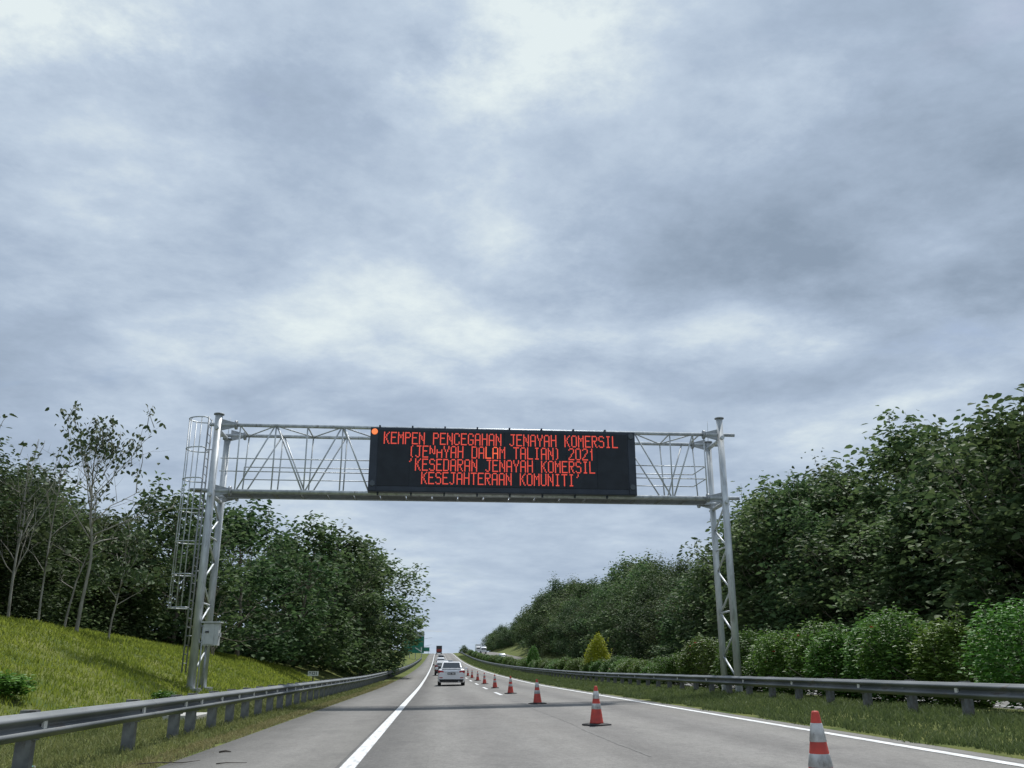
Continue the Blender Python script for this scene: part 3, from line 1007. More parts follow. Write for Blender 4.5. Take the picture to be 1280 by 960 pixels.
# ------------------------------------------------------------------ vehicles
def section(hw, z0, z1, r, n=4):
    """rounded cross-section in x,z, counter-clockwise from bottom centre"""
    pts = []
    r = min(r, hw * 0.9, (z1 - z0) * 0.45)
    for cx, cz, a0 in ((hw - r, z0 + r, -90), (hw - r, z1 - r, 0), (-hw + r, z1 - r, 90), (-hw + r, z0 + r, 180)):
        for i in range(n + 1):
            t = R(a0 + 90 * i / n)
            pts.append((cx + r * math.cos(t), cz + r * math.sin(t)))
    return pts

def loft(stations, r=0.1):
    """stations: (y, halfwidth, z0, z1, corner radius)"""
    mb = MB()
    rows = []
    for st in stations:
        y, hw, z0, z1 = st[:4]
        rows.append([(x, y, z) for x, z in section(hw, z0, z1, st[4] if len(st) > 4 else r)])
    n = len(rows[0])
    vs = [p for r_ in rows for p in r_]
    fs = []
    for k in range(len(rows) - 1):
        for i in range(n):
            fs.append((k * n + i, k * n + (i + 1) % n, (k + 1) * n + (i + 1) % n, (k + 1) * n + i))
    fs += [tuple(range(n - 1, -1, -1)), tuple(range((len(rows) - 1) * n, len(rows) * n))]
    # outward facing: forward is +y
    fs = [tuple(reversed(f)) for f in fs]
    return mb.add(vs, fs)

def quad_prism(p, n, t=0.012):
    """thin plate through the four (or more) points p, pushed out along n"""
    n = Vector(n).normalized()
    a = [Vector(q) + n * 0.004 for q in p]
    b = [Vector(q) + n * (0.004 + t) for q in p]
    k = len(p)
    return MB().add(a + b, [tuple(range(k - 1, -1, -1)), tuple(range(k, 2 * k))] + [(i, (i + 1) % k, k + (i + 1) % k, k + i) for i in range(k)])

def make_car(name, label, paint, kind='sedan', plate=True):
    """rear bumper at y=0, nose at y=4.4, wheels on z=0"""
    t = thing(name, label, 'car')
    W2, ln = 0.87, 4.42
    tall = {'sedan': 0.0, 'hatch': 0.06, 'suv': 0.20}[kind]
    belt = 0.95 + tall * 0.6
    roof = 1.475 + tall
    gb = 0.20 + tall * 0.3
    if kind == 'sedan':
        body = loft([(0.0, W2 * .86, .36, .78, .10), (0.05, W2 * .93, .26, .93, .12), (0.18, W2 * .97, gb, 1.03, .13), (0.55, W2, gb, 1.02, .14), (1.1, W2, gb, belt + .02, .15), (2.4, W2, gb, belt, .15), (3.2, W2, gb, .93, .16), (3.9, W2 * .96, gb, .84, .16), (4.25, W2 * .86, .24, .74, .14), (ln, W2 * .70, .32, .62, .10)])
        gh = [(0.50, .66, .64, .95, 1.03), (1.15, .71, .575, 1.40, 1.40)]
        cabin = loft([(0.42, .70, .93, 1.03, .03), (0.80, .67, .93, 1.22, .10), (1.20, .64, .93, 1.435, .14), (1.75, .635, .93, roof, .15), (2.35, .635, .93, roof - .01, .15), (2.75, .65, .93, 1.36, .13), (3.30, .70, .90, .99, .03)])
        rear_glass = [(-.585, .585, .52, 1.065), (-.505, .505, 1.13, 1.385)]
    else:
        body = loft([(0.0, W2 * .90, .36, .86, .10), (0.06, W2 * .95, .27, 1.0, .12), (0.3, W2, gb, belt + .06, .14), (2.4, W2, gb, belt, .15), (3.2, W2, gb, .95 + tall * .5, .16), (3.9, W2 * .97, gb, .88 + tall * .5, .16), (4.25, W2 * .88, .26, .78 + tall * .4, .14), (ln, W2 * .72, .34, .66, .10)])
        cabin = loft([(0.06, .72, .9, 1.06 + tall * .6, .05), (0.22, .69, .93, 1.30 + tall, .10), (0.42, .66, .93, roof - .06, .14), (1.2, .65, .93, roof, .15), (2.2, .65, .93, roof - .02, .15), (2.7, .67, .93, 1.36 + tall, .13), (3.25, .71, .90, 1.0 + tall * .5, .03)])
        rear_glass = [(-.60, .60, .075, 1.09 + tall * .7), (-.52, .52, .37, roof - .12)]
    bo = obj('body', body, paint, t, True)
    obj('cabin', cabin, paint, t, True)
    (a0, a1, ya, za), (b0, b1, yb, zb) = rear_glass
    nrm = Vector((0, -(zb - za), (yb - ya)))
    push = nrm.normalized() * (0.018 if kind == 'sedan' else 0.022)
    obj('rear_window', quad_prism([Vector(q) + push for q in ((a0, ya, za), (a1, ya, za), (b1, yb, zb), (b0, yb, zb))], nrm), 'car_glass', t)
    for s in (-1, 1):
        w0 = 0.675 if kind == 'sedan' else 0.69
        pts = [(s * (w0 + .03), 1.10 if kind == 'sedan' else .55, belt + .05), (s * (w0 + .03), 3.0, belt + .05), (s * (w0 - .045), 2.6, roof - .17), (s * (w0 - .045), 1.45 if kind == 'sedan' else .7, roof - .12)]
        if s < 0:
            pts = pts[::-1]
        obj('side_window', quad_prism(pts, (s, 0, .2), .02), 'car_glass', t)
        # tail lamp wraps round the corner
        zt = .78 if kind == 'sedan' else .92
        tl = MB().add([(s * .50, -.022 + .03, zt + .02), (s * .80, .02, zt - .01), (s * .855, .16, zt + .03), (s * .855, .16, zt + .15), (s * .80, .02, zt + .16), (s * .50, .01, zt + .12),
                       (s * .50, .12, zt + .02), (s * .70, .2, zt), (s * .70, .2, zt + .15), (s * .50, .12, zt + .12)],
                      [(0, 1, 4, 5), (1, 2, 3, 4), (0, 6, 7, 1), (5, 4, 8, 9), (1, 7, 2), (4, 3, 8), (0, 5, 9, 6)])
        obj('tail_light', tl, 'tail_red', t)
        obj('wing_mirror', loft([(2.62, .09, belt + .03, belt + .17, .04), (2.72, .10, belt + .02, belt + .18, .05), (2.80, .06, belt + .05, belt + .15, .03)]), paint, t, True).location = (s * .98, 0, 0)
        obj('reflector', MB().box(s * .66 - .10, s * .66 + .10, -.012, .06, .47, .52), 'tail_red', t)
        for yw in (0.82, 3.55):
            w = obj('wheel', MB().tube((s * .665, yw, .315), (s * .865, yw, .315), .315, None, 20), 'rubber', t)
            obj('rim', MB().tube((s * .866, yw, .315), (s * .875, yw, .315), .20, .19, 16), 'galvanised', w)
    obj('bumper_lower', MB().add([(-.72, .01, .26), (.72, .01, .26), (.72, .2, .22), (-.72, .2, .22), (-.78, -.012, .40), (.78, -.012, .40), (.78, .2, .40), (-.78, .2, .40)],
                                 [(0, 1, 5, 4), (1, 2, 6, 5), (2, 3, 7, 6), (3, 0, 4, 7), (4, 5, 6, 7), (3, 2, 1, 0)]), 'car_trim', t)
    obj('trim_strip', MB().box(-.46, .46, -.018, .05, .845 + (.1 if kind != 'sedan' else 0), .875 + (.1 if kind != 'sedan' else 0)), 'chrome', t)
    p = obj('number_plate', MB().box(-.25, .25, -.026, .03, .68, .80), 'plate_black', t)
    ch = MB()
    for i in range(7):
        if i != 3:
            ch.box(-.21 + i * .06, -.175 + i * .06, -.0285, -.0265, .705, .775)
    obj('plate_text', ch, 'plate_white', p)
    if kind == 'sedan':
        obj('boot_lip', loft([(0.10, .60, 1.02, 1.05, .012), (0.20, .62, 1.02, 1.06, .015), (0.28, .62, 1.02, 1.045, .012)]), paint, t, True)
        obj('exhaust', MB().tube((.48, -.02, .27), (.48, .25, .27), .035, None, 8), 'chrome', t)
    return t

def place(o, x, y, rz=0.0, zf=road_z):
    o.location = (x, y, zf(x, y) + 0.007)
    sl = math.atan(slope_at(y))
    o.rotation_euler = (sl if abs(rz) < 1 else -sl, 0, rz)

car = make_car('parked_car', '', 'car_white')
car.name = 'car'
place(car, 0.94, 59.4, R(-0.6))
tag(car, 'white sedan driving ahead, nearest car in the left lane', 'car')
c2 = make_car('car', 'white and dark car half hidden at left of the near sedan', 'car_dark', 'hatch')
for ch in c2.children:
    if ch.name.startswith('cabin'):
        ch.data.materials[0] = MATS['car_white']
place(c2, 0.62, 101, R(-0.3))
c3 = make_car('car', 'dark car whose roof shows just above the white sedan', 'car_dark', 'sedan')
place(c3, 1.55, 124, R(-0.3))
c4 = make_car('car', 'small white car with dark rear window far ahead in queue', 'car_white', 'suv')
place(c4, 0.7, 172)
c5 = make_car('car', 'dark tall car behind the truck near the crest', 'car_dark', 'suv')
place(c5, 1.0, 236)

def make_truck(label, box_mat, cab_mat, L=7.0, Wd=1.15, H=3.1, lower=None):
    t = thing('truck', label, 'truck')
    obj('cargo_box', MB().box(-Wd, Wd, 0, L, 1.0, H), box_mat, t)
    obj('box_frame', MB().box(-Wd - .02, -Wd + .07, -.03, 0.0, .98, H + .02).box(Wd - .07, Wd + .02, -.03, 0.0, .98, H + .02).box(-Wd, Wd, -.03, 0.0, H - .07, H + .02), 'galv_dull', t)
    obj('tailgate', MB().box(-Wd + .08, Wd - .08, -.035, -.004, 1.02, 1.02 + (H - 1) * .45), lower or box_mat, t)
    obj('chassis', MB().box(-.45, .45, .1, L + 1.6, .62, .96), 'car_trim', t)
    obj('rear_bumper', MB().box(-1.0, 1.0, -.06, .06, .45, .62), 'car_trim', t)
    cb = obj('cab', loft([(L + .12, Wd * .93, .62, 2.35, .12), (L + 1.0, Wd * .94, .62, 2.45, .15), (L + 1.55, Wd * .92, .60, 2.1, .15), (L + 1.85, Wd * .9, .58, 1.5, .15)]), cab_mat, t, True)
    obj('windscreen', quad_prism([(-.85, L + 1.58, 2.02), (.85, L + 1.58, 2.02), (.9, L + 1.86, 1.45), (-.9, L + 1.86, 1.45)], (0, .9, .43), .02), 'car_glass', cb)
    for s in (-1, 1):
        obj('tail_light', MB().box(s * .85 - .12, s * .85 + .12, -.075, -.062, .50, .60), 'tail_red', t)
        obj('headlight', MB().box(s * .78 - .14, s * .78 + .14, L + 1.80, L + 1.88, .82, 1.0), 'plate_white', t)
        for yw in (1.2, 2.2, L + 1.0):
            w = obj('wheel', MB().tube((s * .72, yw, .48), (s * 1.08, yw, .48), .48, None, 18), 'rubber', t)
            obj('rim', MB().tube((s * 1.081, yw, .48), (s * 1.09, yw, .48), .26, None, 14), 'galv_dull', w)
    return t

tr = make_truck('red and dark lorry on the crest at head of the queue', 'truck_dark', 'truck_red', 7.0, 1.15, 3.3, 'truck_red')
place(tr, 0.75, 372)
tr2 = make_truck('white box lorry coming over the rise on the opposite carriageway', 'car_white', 'car_white', 6.5, 1.15, 3.3)
place(tr2, 16.4, 366 + 9, R(180), ground_z)
tr3 = make_truck('low white van lorry just right of the taller white lorry', 'car_white', 'car_white', 4.2, 1.05, 2.5)
place(tr3, 17.0, 345, R(180), ground_z)
c6 = make_car('car', 'pale silver car alone on the opposite carriageway', 'car_silver', 'hatch')
place(c6, 15.9, 228, R(180), ground_z)

# ------------------------------------------------------------------ roadside signs
gx0, gx1, gy = -10.6, -4.05, 275.0
gz = ground_z(-7, gy)
gs = thing('direction_sign', 'large green direction sign with white arrow beyond the left trees', 'road sign', (-7.3, gy, gz))
for x in (-9.6, -8.1, -6.4, -4.6):
    obj('post', MB().box(x - .09 + 7.3, x + .09 + 7.3, .10, .28, -.6, 7.7), 'galv_dull', gs)
obj('panel', MB().box(gx0 + 7.3, gx1 + 7.3, -.03, .05, 1.75, 6.45), 'sign_green', gs)
obj('header_panel', MB().box(gx0 + 9.3, gx1 + 7.3, -.03, .05, 6.47, 7.85), 'sign_grey', gs)
obj('edge_trim', MB().box(gx1 + 7.302, gx1 + 7.42, -.05, .09, 1.75, 7.85), 'car_trim', gs)
ar = MB()
def bar2(mb, x0, z0, x1, z1, w, y):
    d = Vector((x1 - x0, 0, z1 - z0)).normalized()
    n = Vector((-d.z, 0, d.x)) * w / 2
    a, b = Vector((x0, y, z0)), Vector((x1, y, z1))
    q = [a - n, b - n, b + n, a + n]
    e = Vector((0, -.012, 0))
    mb.add(q + [p + e for p in q], [(0, 1, 2, 3), (7, 6, 5, 4), (0, 4, 5, 1), (1, 5, 6, 2), (2, 6, 7, 3), (3, 7, 4, 0)])
bar2(ar, .75, 3.35, 2.45, 2.25, .26, -.032)
bar2(ar, 2.62, 2.0, 2.62, 3.4, .30, -.032)
obj('arrow', ar, 'sign_white', gs)
tb = MB()
rt = random.Random(8)
for (zz, xa, xb) in ((5.75, -1.5, .2), (5.1, -2.6, .1), (3.9, -2.3, .0)):
    x = xa
    while x < xb:
        w = rt.uniform(.12, .2)
        tb.box(x, x + w, -.044, -.032, zz, zz + rt.choice((.2, .28)))
        x += w + .08
obj('lettering', tb, 'sign_grey', gs)
hd = MB()
hd.box(-.1, .75, -.044, -.032, 6.75, 7.1)
obj('header_mark', hd, 'car_trim', gs)

g2y = 395.0
g2z = ground_z(-5, g2y)
g2 = thing('exit_sign', 'small bright green exit board low beside the far shoulder', 'road sign', (-6.2, g2y, g2z))
for x in (-2.6, 0.0, 2.4):
    obj('post', MB().box(x - .07, x + .07, .06, .2, -.5, 2.2), 'galv_dull', g2)
obj('panel', MB().box(-3.6, 2.9, -.03, .05, .95, 2.7), 'sign_green', g2)
obj('border', MB().box(-3.5, 2.8, -.042, -.032, 2.5, 2.58).box(-3.5, 2.8, -.042, -.032, 1.05, 1.13), 'sign_white', g2)

ky = 58.0
kx = -7.55
kz = ground_z(kx, ky)
km = thing('kilometre_sign', 'small white kilometre plate on a short dark post behind guardrail', 'marker sign', (kx, ky, kz))
obj('post', MB().box(-.035, .035, -.03, .03, -.2, .62), 'car_trim', km)
obj('plate', MB().box(-.32, .32, -.05, -.032, .55, .83), 'sign_white', km)
dg = MB()
for (x0, x1, z0, z1) in ((-.26, -.16, .75, .78), (-.26, -.23, .64, .78), (-.16, -.13, .66, .78), (-.07, -.03, .62, .79), (-.01, .10, .76, .79), (.07, .10, .62, .79), (-.01, .10, .62, .65), (.17, .21, .61, .78)):
    dg.box(x0, x1, -.054, -.051, z0, z1)
obj('digits', dg, 'car_trim', km)

# ------------------------------------------------------------------ vegetation
def leaves(rng, P, size, droop=0.35, up=0.5, wide=0.55, out=None, fold=0.12, svar=0.35):
    """leaf blades at points P: hex outline folded on its midrib; returns V, F(quads), tint"""
    n = len(P)
    L = size * (1 + svar * (rng.random(n) * 2 - 1))
    az = rng.random(n) * 2 * np.pi
    d = np.stack([np.cos(az), np.sin(az), -droop + 0.5 * (rng.random(n) - 0.5)], 1)
    if out is not None:
        d[:, :2] += out[:, :2] * 0.8
    d /= np.linalg.norm(d, axis=1)[:, None]
    nn = rng.normal(size=(n, 3))
    nn /= np.linalg.norm(nn, axis=1)[:, None]
    nn[:, 2] = np.abs(nn[:, 2]) + up
    s = np.cross(d, nn)
    s /= np.linalg.norm(s, axis=1)[:, None] + 1e-9
    nn = np.cross(s, d)
    Lw = (L * wide * 0.5)[:, None]
    L = L[:, None]
    f = nn * (L * fold)
    b = P
    v = np.stack([b, b + d * L * 0.28 + s * Lw * 0.92 + f, b + d * L * 0.68 + s * Lw * 0.8 + f, b + d * L,
                  b + d * L * 0.68 - s * Lw * 0.8 + f, b + d * L * 0.28 - s * Lw * 0.92 + f], 1)
    V = v.reshape(-1, 3)
    o = (np.arange(n) * 6)[:, None]
    F = np.concatenate([o + np.array([[0, 3, 2, 1]]), o + np.array([[0, 5, 4, 3]])], 0)
    t = np.repeat(np.clip(rng.beta(1.6, 2.4, n), 0, 1), 6)
    return V, F, t

def wobble_line(rng, p, d, L, n, wob, trop):
    pts = [np.array(p)]
    d = np.array(d) / np.linalg.norm(d)
    for i in range(n):
        d = d + rng.normal(size=3) * wob + np.array([0, 0, trop])
        d /= np.linalg.norm(d)
        pts.append(pts[-1] + d * L / n)
    return pts, d

def perp_dir(rng, d, ang):
    a = rng.normal(size=3)
    a -= d * a.dot(d)
    a /= np.linalg.norm(a)
    return d * math.cos(ang) + a * math.sin(ang)

def tree_meshes(seed, H, spread, base, n_limb, n_sec, n_ter, nleaf, leaf, clump, bark, leafmat, r0=None, bare=0.0, top_sprigs=10, sides=6, low_skirt=0, droop=0.35, lean=(0, 0), wide=0.55, trunk_forks=1, keep=None, rise=0.25):
    rng = np.random.default_rng(seed)
    wood = MB()
    tips = []
    r0 = r0 or H * 0.013
    for fk in range(trunk_forks):
        d0 = np.array([lean[0], lean[1], 1.0]) + (rng.normal(size=3) * 0.12 if fk else 0)
        trunk, _ = wobble_line(rng, (0, 0, -0.5), d0, H * (0.92 - 0.1 * fk), 9, 0.05, 0.03)
        tr_ = [r0 * (1 - 0.82 * i / 9) * (1.0 if fk == 0 else 0.7) for i in range(10)]
        tr_[0] *= 1.35
        wood.path(trunk, tr_, sides + 2)
        T = np.array(trunk)
        for i in range(n_limb):
            f = base + (0.97 - base) * ((i + rng.random()) / n_limb)
            k = min(int(f * 9), 8)
            u = f * 9 - k
            p = T[k] * (1 - u) + T[k + 1] * u
            az = i * 2.399 + rng.random() * 0.7
            g = (f - base) / (1 - base)
            prof_w = (0.72 + 0.5 * math.sin(math.pi * min(1, g * 1.15 + 0.12))) * (1.0 - 0.45 * g ** 2)
            L = spread * prof_w * (0.75 + 0.45 * rng.random())
            el = rise + (1.0 - rise) * g + 0.2 * rng.normal()
            d = np.array([math.cos(az) * math.cos(el), math.sin(az) * math.cos(el), math.sin(el)])
            r1 = max(0.02, r0 * 0.42 * (1 - 0.6 * g))
            limb, dl = wobble_line(rng, p, d, L, 5, 0.13, 0.05)
            if keep and not keep(np.array([limb[-1]]))[0]:
                limb, dl = wobble_line(rng, p, d, L * 0.55, 5, 0.13, 0.05)
            wood.path(limb, [r1 * (1 - 0.75 * j / 5) for j in range(6)], sides)
            tips.append((limb[-1], 1))
            LA = np.array(limb)
            for j in range(n_sec):
                ff = 0.3 + 0.68 * (j + rng.random()) / n_sec
                k2 = min(int(ff * 5), 4)
                u2 = ff * 5 - k2
                q = LA[k2] * (1 - u2) + LA[k2 + 1] * u2
                dd = LA[k2 + 1] - LA[k2]
                dd /= np.linalg.norm(dd)
                d2 = perp_dir(rng, dd, 0.5 + 0.5 * rng.random())
                d2[2] += 0.18
                L2 = L * (0.34 + 0.25 * rng.random()) * (1.15 - 0.5 * ff)
                sec, d3 = wobble_line(rng, q, d2, L2, 3, 0.16, 0.08)
                r2 = r1 * 0.42
                wood.path(sec, [r2, r2 * .75, r2 * .5, r2 * .3], 4 if sides < 7 else 5)
                tips.append((sec[-1], 1))
                SA = np.array(sec)
                for k3 in range(n_ter):
                    q3 = SA[1 + (k3 % 2)] * (1 - 0.4) + SA[2 + (k3 % 2)] * 0.4
                    d4 = perp_dir(rng, d3 / np.linalg.norm(d3), 0.8)
                    d4[2] += 0.15
                    ter, _ = wobble_line(rng, q3, d4, L2 * 0.55, 2, 0.15, 0.1)
                    wood.path(ter, [r2 * .4, r2 * .3, r2 * .2], 3)
                    tips.append((ter[-1], 1))
        # emergent shoots above the crown
        for i in range(top_sprigs):
            tpt = tips[int(rng.integers(len(tips)))][0]
            if tpt[2] > H * 0.66:
                sp_, _ = wobble_line(rng, tpt, (rng.normal() * .3, rng.normal() * .3, 1), H * (0.05 + 0.07 * rng.random()), 3, 0.12, 0.1)
                wood.path(sp_, [0.018, 0.014, 0.011, 0.007], 3)
                tips.append((sp_[-1], 0.35))
                tips.append((sp_[-2], 0.25))
    P = []
    O = []
    for tp, wgt in tips:
        if rng.random() < bare:
            continue
        n = max(2, int(nleaf * wgt * (0.6 + 0.8 * rng.random())))
        c = clump * (0.35 + 0.65 * wgt)
        if tp[2] > H * 0.64:            # the top of the crown is airy, single leaves against the sky
            n = max(3, int(n * 0.38))
            c *= 1.25
        off = rng.normal(size=(n, 3)) * c * np.array([1, 1, 0.75])
        P.append(np.array(tp) + off)
    for i in range(low_skirt):
        az = rng.random() * 6.283
        rr = spread * (0.35 + 0.6 * rng.random() ** 0.6)
        zz = 0.3 + rng.random() ** 1.2 * H * max(base, 0.18) * 1.3
        P.append(np.array([rr * math.cos(az), rr * math.sin(az), zz]) + rng.normal(size=(nleaf, 3)) * clump * 1.2)
    P = np.concatenate(P, 0)
    P = P[P[:, 2] > 0.15]
    if keep:
        P = P[keep(P)]
    Vv, Ff, tt = leaves(rng, P, leaf, droop, wide=wide)
    return wood.mesh('trunk', bark, True), np_mesh('crown', Vv, Ff, leafmat, tt)

def make_tree(name, meshes, label, cat='tree', group=None):
    t = thing(name, label, cat, group=group)
    link('trunk', meshes[0], t)
    link('crown', meshes[1], t)
    return t

def put(t, x, y, rz, s, sz=None, dz=-0.15):
    t.location = (x, y, ground_z(x, y) + dz)
    t.rotation_euler = (0, 0, rz)
    t.scale = (s, s, sz or s)
    return t

rt = random.Random(21)
# --- tall big-leaved trees left of the road ---
bigM = [tree_meshes(100 + i, 14.0, 5.4, 0.10, 19, 4, 1, 36, 0.50, 0.58, 'bark_mid', 'leaf_big', low_skirt=46, top_sprigs=44) for i in range(4)]
woodM = [tree_meshes(200 + i, 13.0, 4.6, 0.10, 19, 4, 1, 60, 0.32, 0.54, 'bark', ('leaf_wood', 'leaf_olive', 'leaf_wood', 'leaf_big')[i], low_skirt=42, top_sprigs=40) for i in range(4)]

# the roadside tree is cut back by traffic low down and overhangs the shoulder higher up
def road_side(P):
    lim = np.interp(P[:, 2], [0, 2.0, 4.0, 8, 11.5, 14, 16.5], [2.6, 3.6, 5.0, 6.2, 6.2, 5.0, 2.2])
    return P[:, 0] < lim
sideM = tree_meshes(131, 14.0, 7.2, 0.08, 26, 5, 1, 46, 0.44, 0.58, 'bark_mid', 'leaf_big', low_skirt=60, top_sprigs=40, keep=road_side)

bigs = [  # x, y, scale, zscale, label
    (-7.4, 92, 1.10, 0.84, 'tall big leaved tree leaning over the guardrail, nearest the green sign'),
    (-9.6, 80, 0.95, 0.82, 'dense big leaved tree second from the road end of left wood'),
    (-10.8, 70, 0.88, 0.76, 'dense big leaved tree in the middle of the left wood'),
    (-12.6, 60, 0.80, 0.70, 'dark leafy tree right of the gantry column, rising above its lower chord'),
    (-14.8, 53, 0.70, 0.63, 'leafy tree directly behind the left gantry column'),
]
for i, (x, y, s, sz, lb) in enumerate(bigs):
    t = make_tree('broadleaf_tree', sideM if i == 0 else bigM[i % 4], lb, group='tall trees behind the left guardrail')
    put(t, x, y, 0.0 if i == 0 else rt.uniform(0, 6.28), s, sz)
for (x, y, s, m) in ((-10.8, 106, .86, 1), (-12.4, 122, .9, 2), (-14.0, 140, .95, 0), (-15.8, 162, 1.0, 1), (-17.5, 188, .95, 2), (-19.2, 216, .9, 0), (-17.6, 49.5, .40, 1), (-20, 55, .5, 3), (-15.6, 57.5, .42, 2),
                     (-14.5, 84, .82, 2), (-15.5, 97, .9, 1), (-16, 72, .72, 0), (-17, 112, 1.0, 2), (-17.5, 62, .62, 1), (-16.5, 135, 1.05, 0)):
    t = make_tree('broadleaf_tree', bigM[m], 'big leaved tree deep in the wood beside the left guardrail', group='trees of the left wood')
    put(t, x, y, rt.uniform(0, 6.28), s)
# --- wood on top of the left bank ---
for r_, (x0, s0) in enumerate(((-18.6, .50), (-22.0, .60), (-26, .66))):
    y = 22 + r_ * 2.0
    while y < 60:
        x = x0 + rt.uniform(-1.0, 1.0)
        if not (r_ == 0 and y > 52):
            t = make_tree('woodland_tree', woodM[rt.randrange(4)], 'dark leafy tree in the thick wood on top of the left bank', group='wood on the left bank')
            s = s0 * rt.uniform(.88, 1.08)
            put(t, x, y, rt.uniform(0, 6.28), s * 1.3, s)
        y += rt.uniform(2.8, 3.8)
# --- pale slender trees in front of that wood ---
pale_a = tree_meshes(301, 8.3, 2.6, 0.50, 19, 5, 2, 9, 0.19, 0.16, 'bark_pale', 'leaf_pale', r0=0.080, rise=0.75, bare=0.34, top_sprigs=34, droop=0.9, sides=6, wide=0.6)
t = make_tree('pale_tree', pale_a, 'tall slender tree with pale trunk and sparse drooping leaves on the bank')
put(t, -13.7, 36.0, 1.1, 1.0, 1.0)
pale_b = tree_meshes(302, 4.6, 1.5, 0.45, 11, 4, 1, 12, 0.19, 0.2, 'bark_pale', 'leaf_pale', r0=0.045, rise=0.7, bare=0.1, top_sprigs=4, droop=0.7, wide=0.7)
t = make_tree('pale_tree', pale_b, 'thin young tree with yellow green leaves right of the tall pale tree')
put(t, -12.9, 37.4, 0.4, 1.05, 1.05)
pale_c = tree_meshes(303, 4.9, 1.7, 0.5, 7, 3, 1, 3, 0.34, 0.18, 'bark_pale', 'leaf_pale', r0=0.060, rise=0.6, bare=0.45, top_sprigs=2, droop=0.8, lean=(0.10, 0), wide=0.7)
t = make_tree('pale_tree', pale_c, 'leaning pale trunk close left of the tall slender tree')
put(t, -14.5, 37.0, 2.2, 1.0, 1.0)
bare_a = tree_meshes(304, 8.4, 2.6, 0.30, 9, 4, 1, 4, 0.30, 0.2, 'bark_pale', 'leaf_pale', r0=0.062, rise=0.8, bare=0.88, top_sprigs=8, trunk_forks=2)
t = make_tree('bare_tree', bare_a, 'nearly leafless pale forked tree at the left picture edge')
put(t, -15.4, 34.3, 0.6, 1.0, .84)
bare_b = tree_meshes(305, 7.6, 2.2, 0.35, 8, 4, 1, 4, 0.30, 0.2, 'bark_pale', 'leaf_pale', r0=0.048, rise=0.8, bare=0.9, top_sprigs=6)
t = make_tree('bare_tree', bare_b, 'thin leafless tree just right of the forked one at left edge')
put(t, -14.9, 35.6, 2.6, 1.0, 1.0)
bare_c = tree_meshes(306, 4.2, 1.9, 0.25, 8, 4, 1, 3, 0.25, 0.2, 'bark_mid', 'leaf_pale', r0=0.05, bare=0.93, top_sprigs=2, trunk_forks=2)
t = make_tree('bare_tree', bare_c, 'small leafless sapling on the bank right of the gantry column')
put(t, -11.2, 47.5, 1.0, 1.0, 1.0)

# --- long wood on the right, beyond the opposite carriageway ---
def wood_height(y):
    """height of the right wood's crown line along the road"""
    return float(np.interp(y, [20, 45, 56, 64, 78, 90, 100, 112, 135, 160, 190, 215, 245, 270, 300, 340, 400, 520], [11.2, 12.2, 13.4, 14.6, 17.2, 16.6, 12.6, 11.0, 12.6, 14.4, 13.2, 14.6, 17.5, 18.5, 16, 13, 12, 11]))

def right_row(x0, k, y0, y1, step, lab, grp, xfun=None):
    y = y0
    while y < y1:
        x = x0 + rt.uniform(-1.3, 1.3) + (xfun(y) if xfun else 0)
        s = k * wood_height(y) / 14.2 * rt.uniform(.80, 1.08)
        t = make_tree('woodland_tree', woodM[rt.randrange(4)] if rt.random() < (.3 if y < 100 else .75) else bigM[rt.randrange(4)], lab + (' between gantry column and picture edge' if y < 84 else ' just left of the gantry column' if y < 240 else ' towards the crest'), group=grp)
        put(t, x, y, rt.uniform(0, 6.28), max(s, .8) * 1.12, s)
        y += step * rt.uniform(.8, 1.2)
back = lambda y: 6.5 * sstep(250, 275, y) * sstep(420, 385, y)
hf = 'dark tree in the front of the right wood,'
hb_ = 'dark tree in the back of the right wood,'
right_row(29.8, .82, 24, 250, 6.0, hf, 'front of the right wood', back)
right_row(30.0, .9, 250, 520, 8.5, hf, 'front of the right wood', back)
right_row(34.8, 1.0, 28, 300, 6.8, hb_, 'back of the right wood')
right_row(40.5, .86, 36, 330, 9.0, hb_, 'back of the right wood')
right_row(38.5, 1.0, 300, 520, 11.0, hb_, 'back of the right wood', lambda y: 4 * sstep(250, 270, y))
near_trees = [(29.2, 41, 1.0, .90, 'tall ragged tree at the right picture edge, highest of the right wood'),
              (31.0, 51, .95, .92, 'tree with loose outlined leaves left of the tallest right tree'),
              (29.2, 68, .95, 1.04, 'round topped tree rising right behind the right gantry column')]
for i, (x, y, s, sz, lb) in enumerate(near_trees):
    put(make_tree('broadleaf_tree', bigM[i], lb), x, y, rt.uniform(0, 6.28), s, sz)
# trees closing the view past the crest on the left and right
for (x, y) in ((-15.5, 246), (-22, 250), (-18, 286), (-26, 290), (-30, 335), (-24, 380), (-34, 420)):
    put(make_tree('woodland_tree', woodM[rt.randrange(4)], 'far tree hidden among others behind the green sign', group='far trees behind the green sign'), x, y, rt.uniform(0, 6.28), .8, .55)
for (x, y, s) in ((11.6, 372, .17), (11.4, 386, .2), (11.7, 398, .18), (11.5, 410, .26), (11.8, 345, .15), (11.3, 424, .2), (11.7, 325, .14), (11.5, 300, .12), (11.8, 280, .13)):
    t = make_tree('median_tree', woodM[rt.randrange(4)], 'small dark tree on the median near the crest', group='median trees near the crest')
    put(t, x, y, rt.uniform(0, 6.28), s * 1.4, s)

